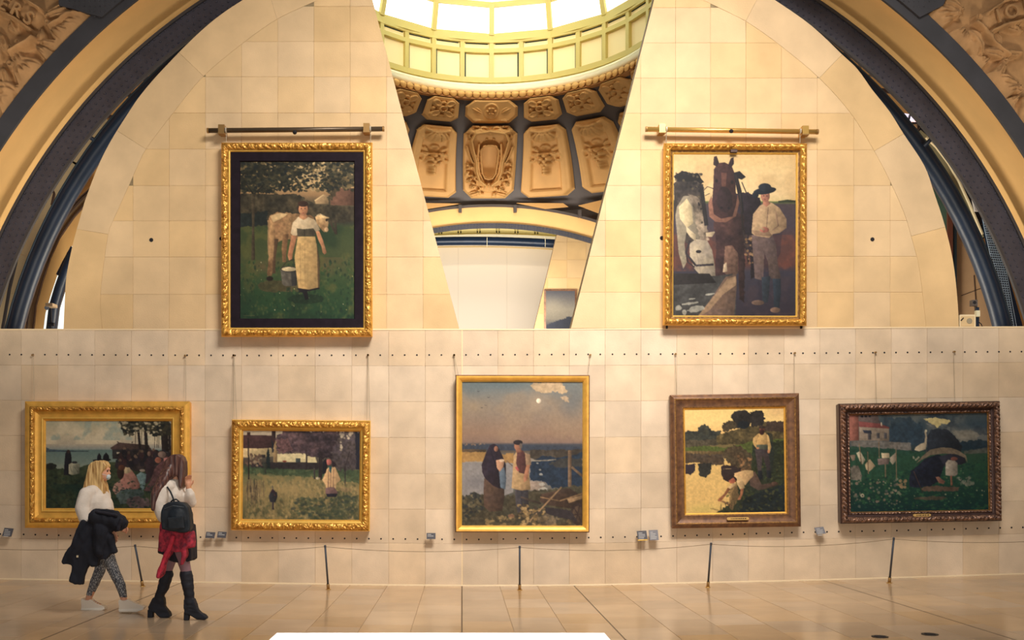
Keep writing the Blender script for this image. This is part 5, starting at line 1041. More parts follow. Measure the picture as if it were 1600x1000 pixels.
def pic_storm():
    p = Pic(188, 190, 1048, 795, 3.6, 71)
    p.fill([(190, (70, 82, 86)), (260, (54, 72, 84)), (360, (58, 70, 82)), (420, (40, 60, 64)), (450, (42, 74, 56)), (560, (34, 74, 56)), (700, (22, 60, 52)), (795, (14, 52, 54))])
    p.noise_mix(p.Y < 400, (112, 112, 104), .6, .55, p.n3); p.noise_mix(p.Y < 330, (40, 52, 66), .6, .5, p.n1); p.soft(900, 330, 100, 45, (124, 120, 108), .9); p.poly([(820, 300), (880, 295), (960, 300), (1000, 330), (960, 370), (880, 368)], (120, 116, 104), .7, .15, wob=8)
    p.poly([(650, 220), (700, 216), (770, 222), (818, 232), (800, 255), (760, 260), (735, 280), (705, 262), (680, 240)], (188, 172, 116), .95, .1, wob=5); p.poly([(440, 215), (560, 210), (640, 260), (660, 370), (600, 385), (440, 360)], (40, 60, 76), .7, .2, wob=8); p.poly([(820, 370), (1048, 360), (1048, 420), (820, 420)], (28, 48, 62), .85, .15, wob=6)
    # sheds
    p.poly([(188, 192), (250, 195), (250, 350), (188, 352)], (146, 92, 80), tex=.12); p.poly([(250, 192), (368, 192), (378, 230), (400, 262), (252, 236)], (100, 88, 86)); 
    for x in (262, 285, 310): p.poly([(x, 194), (x+16, 194), (x+16, 208), (x, 208)], (46, 48, 60))
    p.poly([(250, 232), (380, 248), (440, 272), (438, 282), (252, 268)], (130, 72, 70)); p.poly([(252, 266), (438, 280), (438, 358), (252, 350)], (136, 124, 110), tex=.12); p.poly([(274, 286), (326, 290), (330, 312), (282, 304)], (54, 62, 80)); 
    for x, w_, h_ in ((305, 20, 40), (360, 18, 34), (404, 18, 36)): p.poly([(x, 306), (x+w_, 306), (x+w_, 306+h_), (x, 306+h_)], (78, 78, 84))
    p.line([(390, 240), (392, 264)], 8, (176, 160, 140)); p.poly([(200, 350), (400, 358), (572, 370), (572, 418), (440, 405), (300, 392), (200, 385)], (116, 110, 102), tex=.2, wob=2, col2=(94, 94, 92)); p.poly([(900, 428), (1048, 405), (1048, 440), (900, 446)], (84, 84, 76), .8, .2, wob=2)
    p.poly([(188, 390), (300, 392), (572, 418), (660, 430), (640, 600), (188, 600)], (44, 86, 62), .8, .2, wob=4, col2=(34, 70, 56))
    al = [(188, 580), (1048, 480), (1048, 795), (188, 795)]; p.dabs(al, 700, 6, [(28, 78, 58), (40, 88, 56), (20, 56, 54), (50, 92, 60)], .6, 1.6)
    p.dabs([(188, 600), (500, 590), (500, 760), (188, 760)], 60, 8, [(112, 112, 92), (92, 96, 90), (132, 110, 96)], .8); p.dabs([(500, 600), (540, 600), (540, 645), (490, 645)], 12, 10, [(134, 112, 82)], .9); p.dabs(al, 70, 4, [(140, 140, 110), (84, 120, 80)], .8); p.ell(265, 692, 12, 12, (170, 166, 140)); p.ell(265, 692, 5, 5, (60, 60, 56)); p.dabs([(860, 590), (960, 590), (960, 640), (860, 640)], 20, 10, [(90, 100, 86), (112, 112, 98)], .8); p.dabs([(575, 455), (630, 455), (630, 480), (575, 480)], 6, 6, [(150, 146, 124)], .9); p.dabs([(800, 520), (1048, 460), (1048, 600), (860, 640)], 200, 5, [(40, 80, 60), (30, 66, 54)], .6)
    # umbrella, stooping figures, white bird
    p.poly([(672, 430), (672, 330), (700, 290), (745, 284), (800, 292), (850, 340), (890, 400), (880, 430)], (38, 46, 58), .95, .15, wob=2); p.poly([(660, 250), (700, 275), (735, 284), (720, 262)], (104, 110, 112), .9)
    p.poly([(592, 415), (600, 398), (630, 378), (655, 370), (662, 330), (655, 300), (668, 305), (672, 340), (668, 380), (662, 412), (620, 424)], (182, 170, 144), tex=.1); p.ell(666, 298, 7, 8, (190, 180, 150)); p.line([(667, 420), (667, 470)], 3, (80, 70, 60))
    p.poly([(556, 600), (566, 548), (600, 520), (660, 470), (740, 445), (790, 470), (760, 560), (740, 610), (690, 640), (600, 650), (560, 640)], (24, 32, 52), tex=.25, wob=2, col2=(34, 40, 56)); p.poly([(740, 460), (820, 440), (900, 460), (912, 500), (880, 510), (780, 520)], (44, 46, 60)); p.poly([(600, 500), (640, 455), (690, 415), (760, 402), (820, 406), (870, 425), (912, 455), (920, 500), (905, 470), (850, 445), (770, 440), (690, 450), (640, 475)], (120, 104, 84), tex=.12, col2=(96, 88, 76))
    p.poly([(782, 575), (784, 500), (800, 480), (840, 484), (858, 500), (858, 570), (840, 582), (812, 580)], (142, 136, 124), tex=.15); p.ell(838, 474, 22, 12, (120, 74, 66)); p.poly([(720, 585), (742, 582), (760, 600), (780, 612), (770, 630), (740, 622)], (130, 92, 78)); p.line([(817, 578), (820, 640)], 12, (130, 88, 70)); p.line([(585, 545), (640, 680)], 4, (80, 60, 54))
    p.poly([(630, 650), (700, 638), (800, 645), (870, 650), (860, 675), (640, 672)], (96, 74, 62), .9, .2, wob=3); p.poly([(580, 712), (700, 702), (790, 710), (760, 726), (600, 724)], (84, 70, 58), .8, .2, wob=3)
    # washing on the hedge
    for q, c in (([(232, 428), (255, 415), (286, 470), (270, 500), (252, 480)], (170, 164, 140)), ([(284, 500), (315, 466), (348, 510), (310, 545), (290, 530)], (170, 152, 120)), ([(386, 430), (436, 432), (438, 462), (390, 462)], (190, 176, 144)), ([(440, 460), (475, 430), (476, 480), (455, 505), (438, 480)], (150, 142, 124)), ([(362, 466), (400, 462), (438, 466), (430, 500), (366, 504)], (110, 96, 92)), ([(192, 440), (226, 438), (222, 470), (205, 478)], (132, 116, 100))): p.poly(q, c, tex=.12)
    for a, b in (((250, 370), (262, 500)), ((302, 420), (304, 560)), ((372, 360), (374, 460)), ((410, 500), (410, 580)), ((478, 405), (478, 590))): p.line([a, b], 6, (116, 98, 76))
    p.poly([(192, 510), (240, 505), (262, 560), (262, 595), (195, 595)], (104, 98, 88), tex=.25, wob=3)
    return p.out()
def pic_dusk():
    p = Pic(0, 0, 47, 62, 1.0, 81); p.fill([(0, (70, 70, 78)), (30, (120, 112, 96)), (45, (112, 104, 88)), (62, (50, 52, 60))]); p.soft(10, 25, 20, 16, (140, 130, 108), .6); p.poly([(0, 62), (0, 56), (14, 50), (26, 46), (36, 42), (47, 44), (47, 62)], (36, 42, 58), wob=1); return p.out()

PAINTM = bpy.data.materials.new('oil_paint'); PAINTM.use_nodes = True
_a = PAINTM.node_tree.nodes.new('ShaderNodeVertexColor'); _a.layer_name = 'paint'
PAINTM.node_tree.links.new(_a.outputs['Color'], PAINTM.node_tree.nodes['Principled BSDF'].inputs['Base Color']); PAINTM.node_tree.nodes['Principled BSDF'].inputs['Roughness'].default_value = .55
PAINTM.node_tree.nodes['Principled BSDF'].inputs['Specular IOR Level'].default_value = .25
def canvas(img, w_, h_, yoff, parent, M):
    H, Wd, _ = img.shape; xs = np.linspace(-w_/2, w_/2, Wd); zs = np.linspace(h_/2, -h_/2, H); X, Z = np.meshgrid(xs, zs)
    co = np.stack([X, np.full_like(X, yoff), Z], -1).reshape(-1, 3); R = np.array(M); co = co@R[:3, :3].T+R[:3, 3]
    i = np.arange((H-1)*(Wd-1)); r_, c_ = i//(Wd-1), i % (Wd-1); a = r_*Wd+c_; q = np.stack([a, a+Wd, a+Wd+1, a+1], -1)
    me = bpy.data.meshes.new('canvas'); me.vertices.add(len(co)); me.vertices.foreach_set('co', co.ravel()); me.loops.add(q.size); me.loops.foreach_set('vertex_index', q.ravel().astype(np.int32))
    me.polygons.add(len(q)); me.polygons.foreach_set('loop_start', (np.arange(len(q))*4).astype(np.int32)); me.update(); me.validate()
    at = me.color_attributes.new('paint', 'FLOAT_COLOR', 'POINT'); s = img.reshape(-1, 3)/255; l = np.where(s <= .04045, s/12.92, ((s+.055)/1.055)**2.4)
    at.data.foreach_set('color', np.concatenate([l, np.ones((len(l), 1))], 1).ravel()); return link('canvas', me, PAINTM, parent)

def orn_scroll(s, t, L): # acanthus scroll
    n = 1-2.4*abs(noise.noise(Vector((s*27, t*3.0, 1.7)))); q = 1-2.4*abs(noise.noise(Vector((s*55+t*3, t*5, 5.2))))
    return np.clip(.30*abs(math.sin(s*2*pi/.21+2.4*math.sin(t*pi)))+.45*n+.35*q, 0, 1)
def orn_leaf(s, t, L):   # laurel leaves running away from the middle
    u = np.where(s < L/2, s, L-s); return np.clip(np.abs(np.sin(u*2*pi/.19+(t-.5)*3.4))**.6*(.5+.5*np.cos((t-.5)*pi*2)**2), 0, 1)
def orn_bead(s, t, L): return np.clip(np.abs(np.sin(s*pi/.045)), 0, 1)
def orn_gadroon(s, t, L): return np.clip(np.abs(np.sin((s+t*.05)*pi/.055)), 0, 1)**.5
def rail_band(name, w_, h_, t0, t1, d0, d1, m, parent, M, orn=None, amp=0, bulge=0, nt=1, step=.05, seed=0):
    "mitred band of a frame: between insets t0 and t1; depth d0..d1 towards the viewer"
    vs = []; fs = []; 
    if orn: nt = max(nt, 9); step = .008
    elif bulge: nt = max(nt, 5)
    for side in range(4):
        L = (w_, h_, w_, h_)[side]; n = max(2, int(L/step)); b = len(vs)
        for i in range(n+1):
            f = i/n
            for j in range(nt+1):
                t = j/nt; ins = t0+(t1-t0)*t; ln = L-2*ins; s = ins+ln*f-L/2; d = d0+(d1-d0)*t+bulge*math.sin(pi*t)
                if orn:
                    # ornament phase follows the real length so that leaves keep their size
                    o = float(orn(s+L/2, t, L)); nz = noise.noise(Vector(((s+side*9)*38, t*5+seed, side*3.3))); edge = math.sin(pi*min(max(t, .0), 1))**.6 if j not in (0, nt) else 0
                    d += amp*(o*.75+.35*nz)*edge
                hw, hh = w_/2-ins, h_/2-ins
                if side == 0: q = (s, -d, hh)
                elif side == 1: q = (hw, -d, -s)
                elif side == 2: q = (-s, -d, -hh)
                else: q = (-hw, -d, s)
                vs.append(M @ Vector(q))
        fs += [tuple(x+b for x in f_) for f_ in grid_faces(n+1, nt+1)]
    return mesh_obj(name, vs, fs, m, parent, bool(orn or bulge))
def painting(name, box, roll_, img, bands, proj, label, cat='painting', canvas_in=None, face=.1, wires=(), wire_top=None, Y=D, group=None):
    "box: outer frame in photo px; bands: (name, t0, t1, d0, d1, material, ornament, amp, bulge) with t in px"
    x0, y0, x1, y1 = box; Yf = Y-face; c = P((x0+x1)/2, (y0+y1)/2, Yf); s = Yf/F; w_, h_ = (x1-x0)*s, (y1-y0)*s
    M = Matrix.Translation(c) @ Matrix.Rotation(math.radians(roll_), 4, 'Y')
    root = empty(name, (c.x, Y-.005, c.z-h_/2), label, cat, group)
    for i, b in enumerate(bands):
        nm, t0, t1, d0, d1, m, orn, amp, bul = b; rail_band(nm, w_, h_, t0*s, t1*s, d0, d1, m, root, M, orn, amp, bul, seed=i)
    # outer sides and back
    b = MB(); dd = bands[0][3]; q = [(-w_/2, -dd, h_/2), (w_/2, -dd, h_/2), (w_/2, -dd, -h_/2), (-w_/2, -dd, -h_/2)]; k = [(a[0]*.985, face-.004, a[2]*.985) for a in q]
    b.add([M @ Vector(v) for v in q+k], [(0, 1, 5, 4), (1, 2, 6, 5), (2, 3, 7, 6), (3, 0, 4, 7), (4, 5, 6, 7)]); b.build('frame_back', bands[0][5], root)
    ti = bands[-1][2]*s; canvas(img, w_-2*ti+.006, h_-2*ti+.006, -bands[-1][4]+.002, root, M)
    for (ax, ay, bx, by) in wires:
        b = MB(); b.tube([P(ax, ay, Y-.03), P(bx, by, Y-face+.03)], .0028, 5); b.build('hanging_wire', WIRE, root)
        b = MB(); a = P(ax, ay, Y); b.tube([a+Vector((0, .01, 0)), a+Vector((0, -.035, 0))], .014, 8); b.build('wall_pin', BRASS, root)
    return root, M, s
def plate(root, M, x, z, w_, h_, d, s):
    b = MB(); v = []
    for sx, sz in ((-1, -1), (1, -1), (1, 1), (-1, 1)):
        for k in range(4):
            a = math.atan2(sz, sx)-pi/4+k*pi/6; v.append((x+sx*(w_/2-h_/2)+h_/2*math.cos(a), z+sz*0+h_/2*math.sin(a)))
    n = len(v); b.add([M @ Vector((p[0], -d, p[1])) for p in v]+[M @ Vector((p[0], -d+.012, p[1])) for p in v], [tuple(range(n))]+[(i, i+n, (i+1) % n+n, (i+1) % n) for i in range(n)])
    o = b.build('nameplate', PLATE, root)
    b = MB(); xx = x-w_*.32
    while xx < x+w_*.32:
        l = random.uniform(.006, .022); b.add([M @ Vector((xx+a, -d-.001, z+c)) for a, c in ((0, -.007), (l, -.007), (l, .008), (0, .008))], [(0, 1, 2, 3)]); xx += l+.008
    b.build('engraved_line', INK, o)
# ---------------------------------------------------------------- the seven paintings
milk, M_, s_ = painting('milkmaid_painting', (346.5, 224, 582.5, 527), 0, pic_milk(),
    [('frame_side', 0, 1.2, .03, .06, GOLD, None, 0, 0), ('carved_band', 1.2, 12, .06, .05, GOLDC, orn_scroll, .042, .02), ('gilt_fillet', 12, 14.5, .045, .03, GOLDB, None, 0, .006), ('dark_border', 14.5, 28, .028, .022, MATBORD, None, 0, 0), ('inner_slip', 28, 29.2, .022, .004, MATBORD, None, 0, 0)],
    0, 'tall painting of a milkmaid with cow and bucket, gilt frame with dark inner border', wires=())
horse, M_, s_ = painting('horses_painting', (1036, 225.5, 1259, 509.5), .15, pic_horse(),
    [('frame_side', 0, 1.5, .04, .06, GOLD, None, 0, 0), ('carved_band', 1.5, 10.5, .055, .045, GOLDC, orn_leaf, .040, .02), ('gilt_cove', 10.5, 14, .04, .02, BROWNL, None, 0, -.004), ('gilt_fillet', 14, 16.2, .03, .008, GOLDB, None, 0, .004)],
    0, 'tall painting of two work horses and a farmhand in a leafy gilt frame')
m_ = MB(); a = P(1146.5, 236, D-.16); m_.box((a.x-.045, a.y-.02, a.z-.02), (a.x+.045, a.y+.03, a.z+.015)); m_.build('top_clip', BRONZE, horse)
m_ = MB()
for x_ in (1042, 1252): a = P(x_, 511, D-.08); m_.box((a.x-.012, a.y-.01, a.z-.02), (a.x+.012, a.y+.02, a.z+.03))
m_.build('foot_clip', BLACK, horse)
shore, M_, s_ = painting('seaside_sermon_painting', (41.5, 627.5, 298, 824.5), 0.05, pic_shore(),
    [('frame_side', 0, 1, .05, .055, GOLD, None, 0, 0), ('sloping_moulding', 1, 8.5, .055, .075, GOLD, None, 0, .006), ('carved_band', 8.5, 15.5, .07, .05, GOLDC, orn_scroll, .030, .015), ('gilt_flat', 15.5, 25, .05, .03, GOLD, None, 0, -.006), ('gilt_fillet', 25, 27.5, .04, .035, GOLDB, None, 0, .005), ('inner_slip', 27.5, 30.5, .03, .004, GOLD, None, 0, 0)],
    0, 'wide painting of villagers praying by the sea in a broad gilt frame', wires=((52, 555, 53.5, 630), (290, 556, 290.5, 630)))
m_ = MB(); a = P(170, 654, D-.1)
orch, M_, s_ = painting('orchard_painting', (362.5, 656.5, 579, 829), .45, pic_garden(),
    [('frame_side', 0, 1.5, .04, .06, GOLDB, None, 0, 0), ('carved_band', 1.5, 12, .05, .06, GOLDC, orn_scroll, .040, .012), ('gilt_cove', 12, 15, .05, .03, GOLDB, None, 0, -.004), ('inner_slip', 15, 17.3, .03, .006, GOLD, None, 0, 0)],
    0, 'small painting of a cottage orchard with a stooping woman, thickly carved gilt frame', wires=((365.5, 555.5, 364, 658), (365.8, 555.5, 370, 658), (575, 555, 573, 657), (575.4, 555, 578, 657)))
moon, M_, s_ = painting('moonrise_painting', (711.5, 586.5, 920.5, 831.5), 0.1, pic_moon(),
    [('frame_edge', 0, 1.6, .045, .06, BROWNG, None, 0, 0), ('sloping_moulding', 1.6, 8.5, .06, .035, GOLD, None, 0, .008), ('gilt_fillet', 8.5, 10.6, .035, .006, GOLDB, None, 0, .003)],
    0, 'central painting of a couple with a baby at moonrise in a narrow gilt frame', wires=((709.5, 555, 711.5, 588), (709.9, 555, 716.5, 588), (922, 555, 918.5, 587)))
pond, M_, s_ = painting('river_bank_painting', (1047.5, 616, 1248.5, 824), -.85, pic_pond(),
    [('frame_edge', 0, 2, .035, .045, BROWNG, None, 0, 0), ('stepped_moulding', 2, 6, .045, .065, BROWNG, None, 0, .004), ('worn_fillet', 6, 8.5, .062, .055, BROWNL, None, 0, .006), ('wide_cove', 8.5, 19, .055, .03, BROWNG, None, 0, -.008), ('worn_fillet', 19, 21, .034, .02, BROWNL, None, 0, .005), ('inner_slip', 21, 23.3, .02, .004, GOLD, None, 0, 0)],
    0, 'nearly square painting of two men on a river bank in a worn brown frame', wires=((1055, 553.5, 1057, 619), (1241, 552, 1241, 615)))
plate(pond, M_, .012, -208/2*s_+14*s_, .30, .04, .075, s_)
b = MB(); b.add([M_ @ Vector(v) for v in ((-.06, -.05, .925-.02), (.06, -.05, .925-.02), (.06, -.05, .905-.02), (-.06, -.05, .905-.02))], [(0, 1, 2, 3)]); 
storm, M_, s_ = painting('garden_storm_painting', (1310, 629, 1561, 816), -1.0, pic_storm(),
    [('frame_side', 0, 1.5, .04, .06, BRONZE, None, 0, 0), ('carved_band', 1.5, 10, .055, .06, BRONZEC, orn_gadroon, .06, .012), ('dark_cove', 10, 14, .055, .03, BRONZE, None, 0, -.006), ('beaded_band', 14, 16.8, .034, .028, BRONZEC, orn_bead, .016, .004), ('inner_slip', 16.8, 18, .025, .004, BROWNL, None, 0, 0)],
    0, 'wide dark green painting of crouching gardeners under an umbrella, bronze carved frame', wires=((1367, 551, 1369.5, 630), (1490, 550, 1492, 628)))
plate(storm, M_, -.005, -187/2*s_+11.5*s_, .24, .036, .085, s_)
dusk, M_, s_ = painting('dusk_painting', (850, 452, 901, 560), 0, np.vstack([pic_dusk(), np.tile(pic_dusk()[-1:], (44, 1, 1))]), [('frame', 0, 3, .03, .04, BROWNG, None, 0, 0)], 0, 'dark evening landscape hanging far back inside the slanting opening', face=.06, Y=25.0)

# hanging rails
def rail(x0, x1, y, mat_, brk, wires, label, hook_x, tilt, frame_y):
    root = empty('picture_rail', tuple(P((x0+x1)/2, y, D)), label, 'picture rail', 'rails above the tall paintings')
    Y = D-.13; b = MB(); b.tube([P(x0, y, Y), P(x1, y+tilt, Y)], .033, 12); b.build('rod', mat_, root, True)
    for x_, yy in ((x0, y), (x1, y+tilt)):
        b = MB(); c = P(x_, yy, Y); b.tube([c+Vector((-.012, 0, 0)), c+Vector((.012, 0, 0))], .036, 12); b.build('end_cap', BRASS, root)
    for x_ in brk:
        f = (x_-x0)/(x1-x0); c = P(x_, y+tilt*f, Y); b = MB(); b.box((c.x-.042, c.y-.05, c.z-.045), (c.x+.042, D-.004, c.z+.065)); o = b.build('bracket', BRASSL if mat_ is BRASSL else BRASS, root)
        b = MB(); b.box((c.x-.046, c.y-.055, c.z-.06), (c.x+.046, c.y+.04, c.z-.045)); b.build('clamp', BRASS, o)
    c = P(hook_x, y+2.5, D-.15); b = MB(); b.dome(c+Vector((0, -.02, -.01)), .03, 10); b.dome(c+Vector((0, -.02, -.01)), .03, 10, Vector((0, 0, -1))); b.build('centre_stop', BLACK, root)
    for x_ in wires:
        f = (x_-x0)/(x1-x0); b = MB(); a = P(x_, y+tilt*f, Y-.02); e = P(x_, frame_y-4.5, D-.13); b.tube([a, e], .006, 6); b.build('hanging_strap', WIRE, root)
        b = MB(); b.tube([a+Vector((-.008, 0, 0)), a+Vector((.008, 0, 0))], .042, 12); b.build('strap_loop', mat('pale_steel', (206, 196, 178), .35, .4), root)
rail(325, 599, 204, BRONZEROD, (347, 573), (353.5, 579), 'dark bronze rail hanging the milkmaid painting', 461, -2.5, 227)
rail(1010, 1277, 202, BRASSL, (1034, 1257), (1041, 1250), 'polished brass rail hanging the painting of two horses', 1142, 4, 228)

# ---------------------------------------------------------------- plaques, barrier, bench
plq = [((12, 831.5, 14, 13, 12), 'grey label plaque at the far left, left of the seaside painting'), ((328.5, 836, 14, 9.5, 8), 'grey label plaque just right of the dark-haired woman'), ((346.5, 835.5, 13.5, 9.5, 8), 'grey label plaque under the lower left corner of the orchard painting'),
       ((673.5, 837.5, 14, 9.5, 0), 'single grey label plaque left of the central moonrise painting'), ((1003.5, 837, 15, 15.5, -6), 'larger grey plaque with yellow lower edge, right of the moonrise painting'), ((1021.5, 836, 14, 16, -4), 'plain grey plaque beside the river bank painting, next to the yellow-edged one'), ((1281.5, 829, 14, 11, -18), 'tilted pale grey plaque between the river bank and the garden paintings')]
for (x_, y_, w_, h_, sk), lab in plq:
    Y = D-.10; c = P(x_, y_, Y); s = Y/F; hw, hh = w_*s/2, h_*s/2; r_ = empty('label_plaque', (c.x, D-.01, c.z-hh), lab, 'label')
    M = Matrix.Translation(c) @ Matrix.Rotation(math.radians(sk*.4), 4, 'Y') @ Matrix.Rotation(math.radians(-14), 4, 'X'); b = MB(); t_ = math.tan(math.radians(sk))*hh*.5
    q = [(-hw-t_, 0, -hh), (hw-t_, 0, -hh), (hw+t_, 0, hh), (-hw+t_, 0, hh)]; pm = PLAQ if sk not in (-4, -18) else mat('pale_slate_plaque', (128, 128, 136), .4)
    b.add([M @ Vector(v) for v in q]+[M @ Vector((v[0], .012, v[2])) for v in q], [(0, 1, 2, 3), (4, 7, 6, 5), (0, 4, 5, 1), (1, 5, 6, 2), (2, 6, 7, 3), (3, 7, 4, 0)]); b.build('plate', pm, r_)
    b = MB(); n_ = 2 if h_ < 11 else 5
    for i in range(n_):
        z = hh*.62-i*.022; l = random.uniform(.5, .75)*hw*2*(.55 if i == 0 else 1); b.add([M @ Vector(v) for v in ((-hw*.75, -.002, z), (-hw*.75+l, -.002, z), (-hw*.75+l, -.002, z-.009), (-hw*.75, -.002, z-.009))], [(3, 2, 1, 0)])
    b.build('printed_lines', PLAQT, r_)
    if sk == -6: b = MB(); b.add([M @ Vector(v) for v in ((-hw, -.003, -hh+.016), (hw, -.003, -hh+.016), (hw, -.003, -hh), (-hw, -.003, -hh))], [(3, 2, 1, 0)]); b.build('yellow_edge', mat('yellow_edge', (220, 176, 70), .5), r_)
    b = MB(); b.tube([M @ Vector((0, .01, -hh*.5)), Vector((c.x, D+.0, c.z-hh*.8))], .012, 6); b.build('bracket', BRASS, r_)
posts = [((211, 852), (223, 916), 'leaning barrier post between the two women'), ((508, 853), (513, 921), 'leaning barrier post in front of the orchard painting'), ((812, 854), (812, 922), 'barrier post below the middle of the central moonrise painting'),
         ((1111, 849), (1106, 917.5), 'leaning barrier post below the river bank painting'), ((1396.5, 841), (1389.5, 911), 'leaning barrier post below the dark green garden painting')]
tops = []
for (tx, ty), (bx, by), lab in posts:
    Xb = None; Y = 13.08
    for _ in range(4):
        Xb = (bx-722)*Y/F; zb = zfloor(Xb); Y = (EYE-zb)*F/(by-732)
    Yt = Y-.27; T = P(tx, ty, Yt); B = Vector((Xb, Y, zb)); r_ = empty('barrier_post', tuple(B), lab, 'barrier post', 'low cord barrier posts')
    d = (T-B).normalized(); b = MB(); b.tube([B+d*.07, T], .013, 10); b.build('rod', POSTM, r_, True)
    b = MB(); b.tube([B+Vector((0, 0, 0)), B+d*.085], .02, 12); b.build('socket', BRASS, r_, True)
    b = MB(); b.tube([B+Vector((0, 0, -.001)), B+Vector((0, 0, .008))], .035, 16); b.build('foot_plate', BRASSL, r_)
    b = MB(); b.tube([T-d*.02, T+d*.006], .015, 10); b.build('cap', POSTM, r_); tops.append(T-d*.012)
pts = []
tt = [Vector((tops[0].x-2.7, tops[0].y, tops[0].z+.02))]+tops+[Vector((tops[-1].x+2.6, tops[-1].y, tops[-1].z+.03))]
for a, c in zip(tt[:-1], tt[1:]):
    for k in range(10): f = k/10; pts.append(a.lerp(c, f)-Vector((0, 0, .06*4*f*(1-f))))
pts.append(tt[-1])
b = MB(); b.tube(pts, .0042, 6); o = b.build('barrier_rope', ROPEM, None, True, label='thin grey rope strung between the low barrier posts', cat='rope'); 
# white plinth in the foreground
hb = .46; Yb = (EYE-hb)*F/(988.5-732)
Xl, Xr = (432-722)*Yb/F, (945-722)*Yb/F; z0 = zfloor(0)
pl = empty('white_plinth', ((Xl+Xr)/2, Yb-.7, z0), 'low white plinth at the bottom edge, in front of the central painting', 'plinth')
bm = bmesh.new(); bmesh.ops.create_cube(bm, size=1); bmesh.ops.scale(bm, vec=(Xr-Xl, 1.4, .06), verts=bm.verts); bmesh.ops.translate(bm, vec=((Xl+Xr)/2, Yb-.7, hb-.03), verts=bm.verts); bmesh.ops.bevel(bm, geom=bm.edges[:], offset=.004, segments=2, affect='EDGES')
me = bpy.data.meshes.new('top'); bm.to_mesh(me); bm.free(); link('top', me, WHITE, pl)
b = MB(); b.box((Xl+.05, Yb-1.35, z0), (Xr-.05, Yb-.05, hb-.06)); b.build('body', WHITE, pl)
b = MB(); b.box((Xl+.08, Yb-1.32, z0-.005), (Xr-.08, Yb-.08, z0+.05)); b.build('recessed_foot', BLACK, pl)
# ---------------------------------------------------------------- two visitors
class Blob:
    def __init__(s): s.mb = MB()
    def ball(s, c, r, rot=0, n=16):
        "ellipsoid radii r=(x,y,z); rot degrees about Y axis"
        R = Matrix.Rotation(math.radians(rot), 3, 'Y'); c = Vector(c); vs = []; m = n//2
        for i in range(1, m):
            for k in range(n):
                t = pi*i/m; p = 2*pi*k/n; vs.append(c+R @ Vector((r[0]*math.sin(t)*math.cos(p), r[1]*math.sin(t)*math.sin(p), r[2]*math.cos(t))))
        a = len(vs); vs += [c+R @ Vector((0, 0, r[2])), c+R @ Vector((0, 0, -r[2]))]; fs = []
        for i in range(m-2):
            for k in range(n): fs.append((i*n+k, (i+1)*n+k, (i+1)*n+(k+1) % n, i*n+(k+1) % n))
        for k in range(n): fs += [(a, k, (k+1) % n), (a+1, (m-2)*n+(k+1) % n, (m-2)*n+k)]
        s.mb.add(vs, fs); return s
    def limb(s, pts, rs, n=14):
        pts = [Vector(p) for p in pts]; 
        for i in range(len(pts)-1):
            if (pts[i+1]-pts[i]).length > 1e-5: s.mb.tube([pts[i], pts[i+1]], [rs[i], rs[i+1]], n)
        for p, r in zip(pts, rs): s.ball(p, (r, r, r), n=12)
        return s
    def slab(s, poly, y0, y1):
        "poly of (x,z) world points extruded from y0 to y1"
        n = len(poly); s.mb.add([(x, y0, z) for x, z in poly]+[(x, y1, z) for x, z in poly], [tuple(range(n)), tuple(range(n, 2*n))[::-1]]+[(i, i+n, (i+1) % n+n, (i+1) % n) for i in range(n)]); return s
    def build(s, name, m, parent, voxel=.008, smooth=6, disp=0, dscale=8, stretch=(1, 1, 1), label=None, seed=0):
        me = bpy.data.meshes.new('t'); me.from_pydata([tuple(v) for v in s.mb.v], [], s.mb.f); me.update()
        bm = bmesh.new(); bm.from_mesh(me); bmesh.ops.recalc_face_normals(bm, faces=bm.faces[:]); bm.to_mesh(me); bm.free()
        o = bpy.data.objects.new('t', me); COL.objects.link(o); r = o.modifiers.new('r', 'REMESH'); r.mode = 'VOXEL'; r.voxel_size = voxel
        if smooth: q = o.modifiers.new('s', 'SMOOTH'); q.iterations = smooth; q.factor = .6
        dg = bpy.context.evaluated_depsgraph_get(); out = bpy.data.meshes.new_from_object(o.evaluated_get(dg)); bpy.data.objects.remove(o)
        if disp:
            out.update(); N = [v.normal.copy() for v in out.vertices]
            for v, nn in zip(out.vertices, N):
                c = v.co; k = noise.noise(Vector((c.x*dscale*stretch[0]+seed, c.y*dscale*stretch[1], c.z*dscale*stretch[2])))+.4*noise.noise(Vector((c.x*dscale*2.3*stretch[0], c.y*dscale*2.3*stretch[1]+seed, c.z*dscale*2.3*stretch[2]))); v.co = c+nn*disp*k
        return link(name, out, m, parent, True, label=label)
SKIN = mat('fair_skin', (222, 164, 134), .5)
TIGHT = mat('mauve_tights', (142, 110, 122), .6)
def pmat(name, cols, kind, scale, rough=.7):
    m = mat(name, cols[0], rough); nt = m.node_tree; N = nt.nodes; L = nt.links; tc = N.new('ShaderNodeTexCoord'); mp = N.new('ShaderNodeMapping'); L.new(tc.outputs['Object'], mp.inputs['Vector']); mp.inputs['Scale'].default_value = scale
    if kind == 'voronoi': t = N.new('ShaderNodeTexVoronoi'); t.feature = 'DISTANCE_TO_EDGE'; t.inputs['Scale'].default_value = 1; src = t.outputs['Distance']; pos = (.05, .22)
    elif kind == 'noise': t = N.new('ShaderNodeTexNoise'); t.inputs['Scale'].default_value = 1; t.inputs['Detail'].default_value = 3; src = t.outputs['Fac']; pos = (.35, .65)
    else: t = N.new('ShaderNodeTexChecker'); t.inputs['Scale'].default_value = 1; src = t.outputs['Fac']; pos = (.2, .8)
    L.new(mp.outputs['Vector'], t.inputs['Vector']); r = N.new('ShaderNodeValToRGB'); L.new(src, r.inputs['Fac'])
    for e, p_, c in zip(r.color_ramp.elements, pos, cols): e.position = p_; e.color = lin(c)+(1,)
    L.new(r.outputs['Color'], N['Principled BSDF'].inputs['Base Color']); return m
